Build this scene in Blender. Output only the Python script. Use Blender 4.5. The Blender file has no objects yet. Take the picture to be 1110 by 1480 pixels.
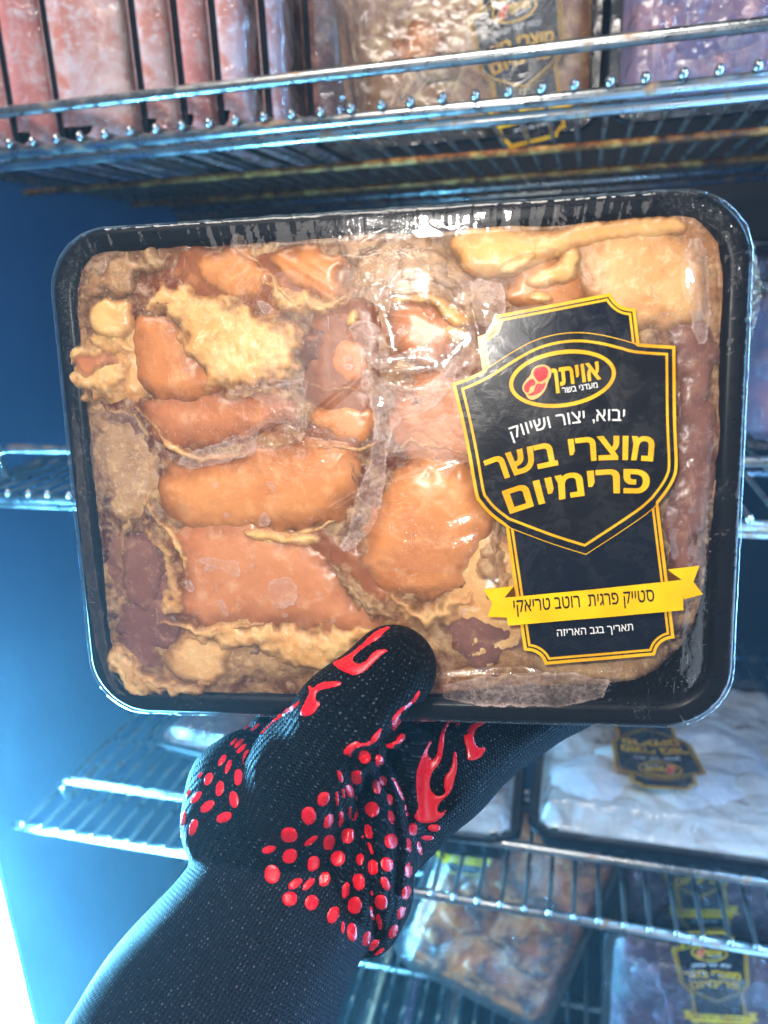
import bpy, math, random
import numpy as np
from mathutils import Vector, Matrix
from mathutils.bvhtree import BVHTree
from mathutils.geometry import delaunay_2d_cdt
random.seed(7)
S = bpy.context.scene
C = S.collection

# ------------------------------------------------------------------ camera
FPX, CX, CY = 1080.0, 555.0, 740.0            # focal length in photograph pixels (1110 x 1480)
PITCH, ROLL, YAW = 0.29871675, -0.04213943, -0.26542401
EYE = Vector((0.0, 0.0, 1.45))
Fw = Vector((0, math.cos(PITCH), -math.sin(PITCH)))
R0 = Vector((1, 0, 0)); U0 = R0.cross(Fw)
Rt = R0*math.cos(ROLL) + U0*math.sin(ROLL)
Up = U0*math.cos(ROLL) - R0*math.sin(ROLL)
cd = bpy.data.cameras.new('camera'); cam = bpy.data.objects.new('camera', cd); C.objects.link(cam)
cam.matrix_world = Matrix(((Rt.x, Up.x, -Fw.x, EYE.x), (Rt.y, Up.y, -Fw.y, EYE.y), (Rt.z, Up.z, -Fw.z, EYE.z), (0, 0, 0, 1)))
cd.sensor_fit = 'VERTICAL'; cd.sensor_height = 35.6; cd.sensor_width = 26.7
cd.lens = 35.6*FPX/1480.0
cd.clip_start = 0.01; cd.clip_end = 50
cd.dof.use_dof = True; cd.dof.focus_distance = 0.297; cd.dof.aperture_fstop = 26.0/3.0
S.camera = cam

# ------------------------------------------------------------------ world
W = bpy.data.worlds.new('World'); S.world = W; W.use_nodes = True
wb = W.node_tree.nodes['Background']; wb.inputs[0].default_value = (0.48, 0.56, 0.70, 1); wb.inputs[1].default_value = 0.17
S.view_settings.view_transform = 'Standard'; S.view_settings.look = 'None'
S.view_settings.exposure = 0.30; S.view_settings.gamma = 1.0
S.cycles.use_adaptive_sampling = True; S.cycles.adaptive_threshold = 0.02; S.cycles.max_bounces = 5; S.cycles.diffuse_bounces = 2; S.cycles.glossy_bounces = 3; S.cycles.volume_bounces = 0; S.cycles.transparent_max_bounces = 20; S.cycles.caustics_reflective = False; S.cycles.caustics_refractive = False
S.cycles.sample_clamp_indirect = 4.0

def camv(x, y, z):                             # camera coordinates (right, down, forward) -> world
    return EYE + Rt*x - Up*y + Fw*z
def area_light(name, pos, target, sx, sy, power, col, shape='RECTANGLE'):
    l = bpy.data.lights.new(name, 'AREA'); l.shape = shape; l.size = sx; l.size_y = sy; l.energy = power; l.color = col
    o = bpy.data.objects.new(name, l); C.objects.link(o); o.location = pos
    o.rotation_euler = (Vector(target)-Vector(pos)).to_track_quat('-Z', 'Y').to_euler(); return o
area_light('phone_lamp', camv(-0.030, -0.045, 0.0), camv(0.0, 0.0, 0.3), 0.026, 0.026, 0.62, (1.0, 0.93, 0.84), 'DISK')
area_light('shop_light', camv(-0.25, -0.85, -0.35), camv(0.0, 0.0, 0.3), 0.75, 0.35, 11, (1.0, 0.90, 0.80))
area_light('shop_light_low', camv(0.75, 0.55, -0.5), camv(0.1, 0.1, 0.35), 0.5, 0.8, 2.5, (0.75, 0.85, 1.0))
area_light('film_sheen_fill', camv(-0.15, 0.0, -0.38), camv(0.0, 0.0, 0.3), 0.34, 0.26, 0.55, (1.0, 0.92, 0.86))  # added soft lamp behind the eye, gives the film its sheen

# ------------------------------------------------------------------ helpers
cy_, sy_ = math.cos(YAW), math.sin(YAW)
def fw(u, v, z):                               # cabinet coordinates: u along the shelf, v into the cabinet, z up from the eye
    v += 0.53
    return Vector((cy_*u - sy_*v, sy_*u + cy_*v, z)) + EYE
FM = Matrix.Translation(fw(0, 0, 0)) @ Matrix.Rotation(YAW, 4, 'Z')
def linkto(o, parent=None):
    C.objects.link(o)
    if parent is not None: o.parent = parent
    return o
def mesh(name, V, F, m, parent=None, smooth=True, attrs=None):
    me = bpy.data.meshes.new(name)
    V = np.asarray(V, dtype=np.float32)
    me.from_pydata(V.tolist() if len(V) < 1 else [tuple(v) for v in V.tolist()], [], [tuple(f) for f in (F.tolist() if hasattr(F, 'tolist') else F)])
    if smooth: me.polygons.foreach_set('use_smooth', np.ones(len(me.polygons), dtype=bool))
    if attrs:
        for k, a in attrs.items():
            at = me.attributes.new(k, 'FLOAT', 'POINT'); at.data.foreach_set('value', np.asarray(a, dtype=np.float32))
    me.update()
    if m: me.materials.append(m)
    return linkto(bpy.data.objects.new(name, me), parent)
def tag(o, label=None, cat=None, group=None, kind=None):
    if label: o['label'] = label
    if cat: o['category'] = cat
    if group: o['group'] = group
    if kind: o['kind'] = kind
    return o
def empty(name, M, label, cat, group=None):
    o = bpy.data.objects.new(name, None); o.empty_display_size = 0.02; C.objects.link(o)
    o.matrix_world = M if isinstance(M, Matrix) else Matrix.Translation(M)
    return tag(o, label, cat, group)
class MB:                                      # mesh collector
    def __init__(s): s.V = []; s.F = []
    def add(s, V, F):
        n = len(s.V); s.V += [tuple(v) for v in V]; s.F += [tuple(i+n for i in f) for f in F]; return s
    def box(s, a, b, bev=0.0):
        x0, y0, z0 = a; x1, y1, z1 = b
        V = [(x0,y0,z0),(x1,y0,z0),(x1,y1,z0),(x0,y1,z0),(x0,y0,z1),(x1,y0,z1),(x1,y1,z1),(x0,y1,z1)]
        return s.add(V, [(0,3,2,1),(4,5,6,7),(0,1,5,4),(1,2,6,5),(2,3,7,6),(3,0,4,7)])
    def tube(s, pts, r, n=10, caps=True, ball=False):
        pts = [Vector(p) for p in pts]; rs = r if isinstance(r, (list, tuple)) else [r]*len(pts)
        T = []
        for i in range(len(pts)):
            a = pts[max(i-1, 0)]; b = pts[min(i+1, len(pts)-1)]; T.append((b-a).normalized())
        ref = Vector((0, 0, 1)) if abs(T[0].z) < 0.9 else Vector((1, 0, 0))
        x = T[0].cross(ref).normalized(); V = []; F = []
        for i, p in enumerate(pts):
            x = (x - T[i]*x.dot(T[i])).normalized(); y = T[i].cross(x)
            for k in range(n):
                a = 2*math.pi*k/n; V.append(p + (x*math.cos(a)+y*math.sin(a))*rs[i])
        for i in range(len(pts)-1):
            for k in range(n):
                k2 = (k+1) % n; F.append((i*n+k, i*n+k2, (i+1)*n+k2, (i+1)*n+k))
        if caps:
            F.append(tuple(reversed(range(n)))); F.append(tuple((len(pts)-1)*n+k for k in range(n)))
        return s.add(V, F)
    def build(s, name, m, parent=None, smooth=True): return mesh(name, s.V, s.F, m, parent, smooth)

def _h(ix, iy, seed):
    n = (ix.astype(np.int64)*374761393 + iy.astype(np.int64)*668265263 + seed*1442695041) & 0xffffffff
    n = ((n ^ (n >> 13))*1274126177) & 0xffffffff
    return ((n ^ (n >> 16)) & 0xffffff)/float(0xffffff)
def vnoise(x, y, seed=0):
    ix = np.floor(x); iy = np.floor(y); fx = x-ix; fy = y-iy
    fx = fx*fx*(3-2*fx); fy = fy*fy*(3-2*fy)
    a = _h(ix, iy, seed); b = _h(ix+1, iy, seed); c = _h(ix, iy+1, seed); d = _h(ix+1, iy+1, seed)
    return (a*(1-fx)+b*fx)*(1-fy) + (c*(1-fx)+d*fx)*fy
def fbm(x, y, seed=0, o=4):
    s = 0; a = 0.5
    for i in range(o): s = s + a*vnoise(x, y, seed+i*17); x = x*2.03+3.1; y = y*2.03+1.7; a *= 0.5
    return s
def chaikin(P, n=2):
    P = [tuple(p) for p in P]
    for _ in range(n):
        Q = []
        for i in range(len(P)):
            a = P[i]; b = P[(i+1) % len(P)]
            Q.append((a[0]*.75+b[0]*.25, a[1]*.75+b[1]*.25)); Q.append((a[0]*.25+b[0]*.75, a[1]*.25+b[1]*.75))
        P = Q
    return P
def sdf_poly(P, X, Y):                         # distance inside the polygon (positive inside)
    P = np.asarray(P); d = np.full(X.shape, 1e9); ins = np.zeros(X.shape, bool)
    for i in range(len(P)):
        ax, ay = P[i]; bx, by = P[(i+1) % len(P)]; ex, ey = bx-ax, by-ay
        t = np.clip(((X-ax)*ex+(Y-ay)*ey)/(ex*ex+ey*ey+1e-15), 0, 1)
        d = np.minimum(d, (X-ax-t*ex)**2+(Y-ay-t*ey)**2)
        c = ((ay > Y) != (by > Y)) & (X < (bx-ax)*(Y-ay)/((by-ay) if by != ay else 1e-15)+ax)
        ins ^= c
    d = np.sqrt(d); return np.where(ins, d, -d)
def grid_faces(mask):                          # quads of a masked vertex grid -> compact index, faces
    idx = -np.ones(mask.shape, int); idx[mask] = np.arange(mask.sum())
    a = idx[:-1, :-1]; b = idx[:-1, 1:]; c = idx[1:, 1:]; d = idx[1:, :-1]
    ok = (a >= 0) & (b >= 0) & (c >= 0) & (d >= 0)
    return np.stack([a[ok], d[ok], c[ok], b[ok]], 1)

# ------------------------------------------------------------------ materials
class NT:
    def __init__(s, name):
        s.m = bpy.data.materials.new(name); s.m.use_nodes = True; s.t = s.m.node_tree; s.n = s.t.nodes; s.l = s.t.links
        s.p = s.n['Principled BSDF']; s.out = s.n['Material Output']
    def new(s, ty, **k):
        n = s.n.new(ty)
        for a, v in k.items(): setattr(n, a, v)
        return n
    def put(s, sock, v):
        if isinstance(v, bpy.types.NodeSocket): s.l.new(v, sock)
        elif isinstance(v, (tuple, list)) and len(v) == 3 and sock.type == 'RGBA': sock.default_value = (*v, 1)
        else: sock.default_value = v
    def set(s, **k):
        for a, v in k.items(): s.put(s.p.inputs[a.replace('_', ' ')], v)
    def coord(s, kind='Object', scale=(1, 1, 1), rot=(0, 0, 0)):
        tc = s.new('ShaderNodeTexCoord'); mp = s.new('ShaderNodeMapping'); s.l.new(tc.outputs[kind], mp.inputs[0])
        mp.inputs['Scale'].default_value = scale; mp.inputs['Rotation'].default_value = rot; return mp.outputs[0]
    def noise(s, vec, scale, detail=4, rough=0.55, dist=0.0, ntype='FBM'):
        n = s.new('ShaderNodeTexNoise'); n.noise_type = ntype
        s.l.new(vec, n.inputs['Vector']); n.inputs['Scale'].default_value = scale
        n.inputs['Detail'].default_value = detail; n.inputs['Roughness'].default_value = rough; n.inputs['Distortion'].default_value = dist
        return n.outputs['Fac']
    def vor(s, vec, scale, feature='F1', out='Distance'):
        n = s.new('ShaderNodeTexVoronoi', feature=feature); s.l.new(vec, n.inputs['Vector']); n.inputs['Scale'].default_value = scale
        return n.outputs[out]
    def ramp(s, fac, stops):
        r = s.new('ShaderNodeValToRGB'); s.l.new(fac, r.inputs[0]); e = r.color_ramp.elements
        while len(e) > 1: e.remove(e[-1])
        for i, (p, c) in enumerate(stops):
            el = e[0] if i == 0 else e.new(p)
            el.position = p; el.color = (*c, 1) if isinstance(c, (tuple, list)) else (c, c, c, 1)
        return r.outputs[0]
    def mix(s, f, a, b, mode='MIX'):
        n = s.new('ShaderNodeMix', data_type='RGBA', blend_type=mode)
        s.put(n.inputs[0], f); s.put(n.inputs[6], a); s.put(n.inputs[7], b); return n.outputs[2]
    def math(s, op, a, b=0.0, clamp=False):
        n = s.new('ShaderNodeMath', operation=op, use_clamp=clamp); s.put(n.inputs[0], a); s.put(n.inputs[1], b); return n.outputs[0]
    def attr(s, name):
        n = s.new('ShaderNodeAttribute', attribute_name=name); return n.outputs['Fac']
    def bump(s, h, strength=0.3, dist=0.001, normal=None):
        b = s.new('ShaderNodeBump'); s.l.new(h, b.inputs['Height']); b.inputs['Strength'].default_value = strength; b.inputs['Distance'].default_value = dist
        if normal: s.l.new(normal, b.inputs['Normal'])
        return b.outputs[0]
def srgb(r, g, b):
    f = lambda c: (c/255/12.92) if c/255 <= 0.04045 else ((c/255+0.055)/1.055)**2.4
    return (f(r), f(g), f(b))
def simple(name, col, rough=0.5, metal=0.0, **k):
    t = NT(name); t.set(Base_Color=col, Roughness=rough, Metallic=metal, **k); return t.m

def meat_mat(name, c1, c2, c3, edge=None, scale=60, bump=0.5, sss=0.30, rough=0.30, fiber=0.0, lump=0.0, soft=0.30):
    t = NT(name); v = t.coord('Object')
    n1 = t.noise(v, scale, 4, 0.6, 0.6); n2 = t.noise(v, scale*5, 5, 0.65, 0.3)
    col = t.mix(t.ramp(n1, [(0.34, 0.0), (0.66, 1.0)]), c1, c2)
    col = t.mix(t.ramp(n2, [(0.52, 0.0), (0.74, 1.0)]), col, c3)
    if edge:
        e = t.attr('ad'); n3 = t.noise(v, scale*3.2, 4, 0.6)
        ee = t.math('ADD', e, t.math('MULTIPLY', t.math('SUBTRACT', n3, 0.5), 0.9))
        col = t.mix(t.ramp(ee, [(0.05, 1.0), (0.40, 0.55), (0.95, 0.0)]), col, edge)  # edge tone darkens piece rims: shade toward the gaps put into the colour
    if lump:
        vo = t.vor(v, 330)
        col = t.mix(t.ramp(vo, [(0.25, 0.0), (0.75, lump)]), col, tuple(c*0.55 for c in c1))
    rg = t.noise(v, scale*1.3, 3, 0.5, 1.0, 'RIDGED_MULTIFRACTAL'); col = t.mix(t.ramp(rg, [(0.72, 0.0), (1.0, 0.5)]), col, tuple(0.5*q+0.5*p for p, q in zip(c2, edge or c2)))
    sp = t.noise(v, 900, 2, 0.5); col = t.mix(t.ramp(sp, [(0.68, 0.0), (0.76, 0.35)]), col, (0.85, 0.75, 0.62))
    h = t.math('ADD', n2, t.math('MULTIPLY', t.noise(v, scale*14, 3, 0.6), 0.4))
    if fiber:
        f = t.noise(t.coord('Object', (30, 240, 60), (0, 0, 0.5)), 4, 4, 0.6); h = t.math('ADD', h, t.math('MULTIPLY', f, fiber))
    t.set(Base_Color=col, Roughness=rough, Subsurface_Weight=sss, Subsurface_Scale=0.005, Specular_IOR_Level=0.4)
    t.p.inputs['Subsurface Radius'].default_value = (1.0, 0.4, 0.2)
    t.set(Normal=t.bump(h, bump, 0.0012))
    if soft:
        e2 = t.math('ADD', t.attr('ab'), t.math('MULTIPLY', t.math('SUBTRACT', t.noise(v, 170, 5, 0.7), 0.5), 0.9))
        t.set(Alpha=t.ramp(e2, [(0.04, 0.0), (soft, 1.0)]))
    return t.m
M = {}
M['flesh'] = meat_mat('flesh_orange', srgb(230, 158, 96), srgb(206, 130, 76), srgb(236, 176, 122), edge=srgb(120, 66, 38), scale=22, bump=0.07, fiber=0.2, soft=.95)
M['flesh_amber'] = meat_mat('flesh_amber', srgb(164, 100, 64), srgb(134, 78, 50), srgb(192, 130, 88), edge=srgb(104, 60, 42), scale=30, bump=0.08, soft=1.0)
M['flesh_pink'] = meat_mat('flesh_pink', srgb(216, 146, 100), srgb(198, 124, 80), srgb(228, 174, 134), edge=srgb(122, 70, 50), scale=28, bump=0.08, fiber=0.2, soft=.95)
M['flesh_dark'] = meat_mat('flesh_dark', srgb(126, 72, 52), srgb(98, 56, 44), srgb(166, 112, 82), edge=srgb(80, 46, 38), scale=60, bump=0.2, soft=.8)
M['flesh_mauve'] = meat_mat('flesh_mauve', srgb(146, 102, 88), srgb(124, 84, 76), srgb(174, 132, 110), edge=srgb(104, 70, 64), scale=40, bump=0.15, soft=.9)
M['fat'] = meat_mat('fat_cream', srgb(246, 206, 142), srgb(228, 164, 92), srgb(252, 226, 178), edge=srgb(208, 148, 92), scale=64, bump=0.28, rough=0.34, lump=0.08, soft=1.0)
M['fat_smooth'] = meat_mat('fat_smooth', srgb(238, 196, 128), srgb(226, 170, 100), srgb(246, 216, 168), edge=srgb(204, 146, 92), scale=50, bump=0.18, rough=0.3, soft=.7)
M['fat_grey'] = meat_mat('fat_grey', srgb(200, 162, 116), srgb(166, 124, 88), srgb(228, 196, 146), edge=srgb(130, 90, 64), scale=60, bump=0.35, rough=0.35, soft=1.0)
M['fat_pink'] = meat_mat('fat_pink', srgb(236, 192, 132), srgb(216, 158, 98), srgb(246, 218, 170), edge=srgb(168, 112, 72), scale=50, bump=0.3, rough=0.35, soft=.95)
def marinade():
    t = NT('frozen_marinade'); v = t.coord('Object'); c0 = t.new('ShaderNodeAttribute', attribute_name='tone').outputs['Color']
    n1 = t.noise(v, 60, 4, 0.55, 0.5); n2 = t.noise(v, 190, 5, 0.65, 0.3); n3 = t.noise(v, 34, 4, 0.6, 0.8)
    col = t.mix(t.ramp(n1, [(0.30, 0.55), (0.50, 0.0)]), c0, t.mix(0.6, c0, srgb(84, 38, 22)))
    col = t.mix(t.ramp(n2, [(0.48, 0.0), (0.68, 0.75)]), col, t.mix(0.45, c0, srgb(246, 214, 172)))
    col = t.mix(t.ramp(n3, [(0.52, 0.0), (0.66, 0.6)]), col, srgb(226, 178, 122))
    t.set(Base_Color=col, Roughness=t.ramp(n2, [(0.3, 0.15), (0.7, 0.5)]), Subsurface_Weight=0.1, Subsurface_Scale=0.003, Normal=t.bump(n2, 0.5, 0.0012)); return t.m
M['marinade'] = marinade()
def plastic_black():
    t = NT('black_tray_plastic'); v = t.coord('Object'); n = t.noise(v, 300, 4, 0.6)
    t.set(Base_Color=(0.004, 0.005, 0.009), Specular_IOR_Level=0.22, Roughness=t.ramp(n, [(0.3, 0.25), (0.7, 0.45)]), Normal=t.bump(n, 0.08, 0.0006)); return t.m
M['tray'] = plastic_black()
def film_mat(name, milk=0.02, gloss_gain=1.0, bumpd=0.0011, crinkle=0.55, rough=0.07, lip=False, tint=(0.95, 0.97, 1.0)):
    t = NT(name); v = t.coord('Object')
    w = t.noise(v, 26, 4, 0.55, 1.6, 'RIDGED_MULTIFRACTAL'); w2 = t.noise(v, 95, 3, 0.5, 0.8); w3 = t.noise(v, 480, 3, 0.6, 0.3)
    msk = t.ramp(t.noise(v, 17, 3, 0.5, 0.4), [(0.47, 0.0), (0.60, 1.0)])
    h = t.math('ADD', t.math('MULTIPLY', w, 0.22), t.math('MULTIPLY', w2, 0.5)); h = t.math('ADD', h, t.math('MULTIPLY', t.math('MULTIPLY', w3, msk), 0.75))
    nb = t.bump(h, crinkle, bumpd)
    tr = t.new('ShaderNodeBsdfTransparent'); gl = t.new('ShaderNodeBsdfGlossy'); df = t.new('ShaderNodeBsdfDiffuse')
    gl.inputs['Color'].default_value = (1, 1, 1, 1); gl.inputs['Roughness'].default_value = rough; t.l.new(nb, gl.inputs['Normal'])
    df.inputs['Color'].default_value = (*tint, 1)
    lw = t.new('ShaderNodeLayerWeight'); t.l.new(nb, lw.inputs['Normal']); frs = t.math('ADD', 0.045, t.math('MULTIPLY', t.math('POWER', lw.outputs['Facing'], 5.0), 0.9))
    fl = t.math('MULTIPLY', t.ramp(t.noise(v, 1100, 2, 0.5), [(0.66, 0.0), (0.72, 1.0)]), t.ramp(t.noise(v, 24, 3, 0.5), [(0.45, 0.0), (0.6, 0.55)]))
    sc = t.ramp(t.noise(t.coord('Object', (1500, 60, 60), (0, 0, 0.6)), 1.0, 2, 0.5), [(0.70, 0.0), (0.76, 0.45)]); sc2 = t.ramp(t.noise(t.coord('Object', (1400, 50, 60), (0, 0, -0.9)), 1.0, 2, 0.5), [(0.71, 0.0), (0.78, 0.4)])
    mk = t.math('ADD', milk, t.math('MULTIPLY', t.math('ADD', fl, t.math('ADD', sc, sc2)), 0.0 if lip else 0.5))
    if lip: mk = t.math('ADD', t.math('MULTIPLY', t.attr('lip'), t.math('ADD', 0.05, t.math('MULTIPLY', t.ramp(w3, [(0.42, 0.0), (0.62, 1.0)]), 0.34))), mk)
    m1 = t.new('ShaderNodeMixShader'); t.put(m1.inputs[0], mk); t.l.new(tr.outputs[0], m1.inputs[1]); t.l.new(df.outputs[0], m1.inputs[2])
    m2 = t.new('ShaderNodeMixShader'); t.l.new(t.math('MULTIPLY', frs, gloss_gain, True), m2.inputs[0]); t.l.new(m1.outputs[0], m2.inputs[1]); t.l.new(gl.outputs[0], m2.inputs[2])
    t.l.new(m2.outputs[0], t.out.inputs[0]); return t.m
M['film'] = film_mat('cling_film', milk=0.006)
M['film_edge'] = film_mat('cling_film_edge', milk=0.004, lip=True, crinkle=0.8, gloss_gain=1.15, tint=(0.6, 0.85, 1.0))  # cyan tint puts the light strips' colour into the film lip
M['film_bg'] = film_mat('cling_film_far', milk=0.03, crinkle=1.0, bumpd=0.003, gloss_gain=2.0, rough=0.12)
def frost_glare_mat():
    t = NT('frost_glare'); v = t.coord('Object'); n = t.noise(v, 520, 4, 0.75); n1 = t.noise(v, 75, 4, 0.6, 0.5)
    ed = t.attr('ed'); al = t.attr('al')
    a = t.math('ADD', t.ramp(ed, [(0.0, 0.0), (0.05, 0.55), (0.14, 0.34), (0.35, 0.32), (1.0, 0.42)]), t.math('MULTIPLY', t.math('SUBTRACT', n, 0.55), 1.1), True)
    a = t.math('MULTIPLY', t.math('MULTIPLY', al, a), t.ramp(n1, [(0.3, 0.25), (0.62, 1.1)]), True)
    t.set(Base_Color=t.mix(n, srgb(214, 178, 166), srgb(246, 226, 216)), Roughness=0.3, Alpha=a, Normal=t.bump(n, 0.7, 0.0008)); return t.m
M['frost'] = frost_glare_mat()
def label_mat(name, col, spec=0.5, grad=None):
    t = NT(name); v = t.coord('Object'); n = t.noise(v, 110, 5, 0.65, 0.5); n2 = t.noise(v, 900, 3, 0.6)
    c = col
    if grad: c = t.mix(t.ramp(t.noise(v, 70, 2, 0.5), [(0.35, 0.0), (0.65, 1.0)]), col, grad)
    t.set(Base_Color=c, Roughness=t.ramp(n, [(0.42, 0.16), (0.6, 0.34)]), Specular_IOR_Level=spec,
          Normal=t.bump(t.math('ADD', t.math('MULTIPLY', n, 1.0), t.math('MULTIPLY', t.math('MULTIPLY', n2, t.ramp(n, [(0.45, 0.0), (0.6, 1.0)])), 0.25)), 0.10, 0.0010)); return t.m
M['lab_black'] = label_mat('label_black', (0.012, 0.013, 0.017))
M['lab_navy'] = label_mat('label_navy', (0.010, 0.013, 0.022))
M['gold'] = label_mat('label_gold', srgb(240, 190, 40), grad=srgb(226, 158, 20))
M['gold_pale'] = label_mat('label_gold_pale', srgb(240, 206, 120))
M['ribbon'] = label_mat('label_ribbon_yellow', srgb(250, 208, 20), grad=srgb(240, 186, 16))
M['ribbon_dark'] = label_mat('label_ribbon_fold', srgb(92, 56, 16))
M['white_ink'] = label_mat('label_white', srgb(238, 238, 236))
M['black_ink'] = label_mat('label_ink', (0.012, 0.012, 0.012))
M['steak_red'] = label_mat('steak_red', srgb(206, 46, 52), grad=srgb(186, 40, 40))
M['steak_fat'] = label_mat('steak_fat', srgb(244, 178, 104))
def chrome():
    t = NT('chromed_wire'); v = t.coord('Object'); n = t.noise(v, 45, 6, 0.7, 0.5); n2 = t.noise(v, 260, 3, 0.6)
    r = t.ramp(n, [(0.55, 0.0), (0.66, 1.0)])
    rust = t.ramp(n2, [(0.3, srgb(90, 44, 14)), (0.55, srgb(196, 130, 40)), (0.8, srgb(214, 186, 96))])
    k = t.math('MULTIPLY', r, 0.75)
    t.set(Base_Color=t.mix(k, srgb(196, 202, 204), rust), Metallic=t.math('SUBTRACT', 1.0, t.math('MULTIPLY', k, 0.8)), Roughness=t.ramp(n, [(0.3, 0.16), (0.7, 0.5)]), Normal=t.bump(n2, 0.15, 0.001)); return t.m
M['chrome'] = chrome()
def rusty():
    t = NT('rusty_wire'); v = t.coord('Object'); n = t.noise(v, 70, 6, 0.7, 0.5)
    t.set(Base_Color=t.ramp(n, [(0.35, srgb(60, 34, 22)), (0.5, srgb(150, 88, 34)), (0.62, srgb(204, 158, 84)), (0.75, srgb(150, 150, 140))]), Metallic=0.35, Roughness=0.5, Normal=t.bump(n, 0.5, 0.001)); return t.m
M['rusty'] = rusty()
def steel_wall():
    t = NT('cabinet_liner'); v = t.coord('Object'); n = t.noise(v, 9, 4, 0.6); n2 = t.noise(t.coord('Object', (40, 40, 1.5)), 6, 4, 0.6)
    t.set(Base_Color=t.mix(n, srgb(38, 84, 138), srgb(54, 106, 162)), Metallic=0.25, Roughness=t.ramp(n2, [(0.3, 0.38), (0.7, 0.55)]), Normal=t.bump(n2, 0.05, 0.002)); return t.m
M['liner'] = steel_wall()
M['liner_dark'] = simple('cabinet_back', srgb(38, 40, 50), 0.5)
M['frame'] = simple('cabinet_frame', srgb(96, 150, 205), 0.35, 0.2)
def emis(name, col, st):
    t = NT(name); t.set(Base_Color=(0.8, 0.8, 0.8), Emission_Color=col, Emission_Strength=st); return t.m
M['led'] = emis('led_tube_light', (0.16, 0.60, 1.0), 950)
M['led_right'] = emis('led_tube_right', (0.22, 0.55, 1.0), 90)

# ------------------------------------------------------------------ cabinet (setting)
def cab(name, mb, m, kind='structure', parent=None):
    o = mb.build(name, m, parent, smooth=False); o.matrix_world = FM
    if kind: o['kind'] = kind
    return o
cab('wall_left', MB().box((-0.645, 0.0, -1.3), (-0.600, 0.60, 0.55)), M['liner'])
cab('wall_right', MB().box((0.400, 0.0, -1.3), (0.445, 0.60, 0.55)), M['liner'])
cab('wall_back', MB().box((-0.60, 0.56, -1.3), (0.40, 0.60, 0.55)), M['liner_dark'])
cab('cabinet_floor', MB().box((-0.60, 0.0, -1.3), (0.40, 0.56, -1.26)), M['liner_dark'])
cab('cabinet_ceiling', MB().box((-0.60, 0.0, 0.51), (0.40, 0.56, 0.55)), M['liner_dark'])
door = MB()
for u0, u1 in ((-0.70, -0.6455), (0.4455, 0.50)): door.box((u0, -0.03, -1.3), (u1, 0.05, 0.55))
cab('door_frame', door, M['frame'])

def led(u, s, lab):
    t = empty('led_light', FM @ Matrix.Translation((u, -0.035, -1.1)), lab, 'light')
    MB().box((-0.013, -0.008, 0), (0.013, 0.006, 0.78 if s > 0 else 1.5)).build('light_tube', M['led'] if s > 0 else M['led_right'], t, smooth=False)
    h = MB().box((-0.0165 if s > 0 else 0.0145, -0.010, -0.01), (-0.0145 if s > 0 else 0.0165, 0.012, 1.51))
    h.box((-0.017, 0.0065, -0.01), (0.017, 0.012, 1.51)); h.build('housing', M['frame'], t, smooth=False)
    return t
led(-0.583, 1, 'bright blue white light strip down the left edge of the cabinet')
led(0.385, -1, 'light strip on the right post of the cabinet')

# ------------------------------------------------------------------ wire shelves
Uo, Un = -0.56, 0.375
def shelf(zr, lab, rust, both=True):
    t = empty('wire_shelf', FM @ Matrix.Translation((0, 0, zr)), lab, 'shelf', 'wire shelves of the freezer cabinet')
    m = M['chrome']
    MB().tube([(Uo, 0, -0.001), (Un, 0, -0.001)], 0.0040, 12).build('front_rail', m, t)
    MB().tube([(Uo+.004, 0.006, -0.0085), (Un-.004, 0.006, -0.0085)], 0.0036, 12).build('front_rail', m, t)
    g = [(Uo+0.030, 0.10, 0.004), (Uo+0.034, 0.055, 0.004), (Uo+0.036, 0.040, 0.010), (Uo+0.038, 0.035, 0.028), (Uo+0.046, 0.035, 0.0355), (Uo+.1, .035, .0355), (0, .035, .0355), (Un-.05, 0.035, 0.0355), (Un-0.034, 0.035, 0.028), (Un-.03, 0.05, 0.004)]
    MB().tube(g, 0.0042, 12).build('guard_rail', m, t)
    for k, v in enumerate((0.165, 0.326, 0.42, 0.52)):
        MB().tube([(Uo+.012+.02*min(k, 1), v, -0.0055), (Un-.01, v, -0.0055)], 0.0032 if k < 2 else .0026, 10).build('cross_rod', M['rusty'] if rust and k < 2 else m, t)
    w = MB().tube([(0, -0.0045, 0.0048), (0, -0.002, 0.0048), (0, 0.54, 0.0020)], 0.0019, 8)
    nb = len(w.V)
    # rounded welded tip
    V = []; F = []; n = 10
    for i in range(5):
        a = math.pi*i/4
        for k in range(n):
            b = 2*math.pi*k/n; V.append((0.0030*math.sin(a)*math.cos(b), -0.0040-0.0030*math.cos(a), 0.0052+0.0036*math.sin(a)*math.sin(b)))
    for i in range(4):
        for k in range(n): F.append((i*n+k, i*n+(k+1) % n, (i+1)*n+(k+1) % n, (i+1)*n+k))
    w.add(V, F)
    first = None; u = Uo + 0.016; rr = random.Random(int(zr*1000)+900)
    while u < Un-0.005:
        if first is None: o = first = w.build('floor_wire', m, t)
        else: o = first.copy(); C.objects.link(o); o.parent = t
        o.location = (u + rr.uniform(-.0006, .0006), 0, rr.uniform(-.0003, .0003)); u += 0.0205
    return t
shelf(0.105, 'top wire shelf, its rusty underside seen from below', True)
shelf(-0.168, 'middle wire shelf, half hidden behind the held package', False)
shelf(-0.528, 'lower wire shelf under the gloved hand, seen from above', False)
shelf(-0.815, 'lowest wire shelf, dim, at the bottom edge of the picture', False)

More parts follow.
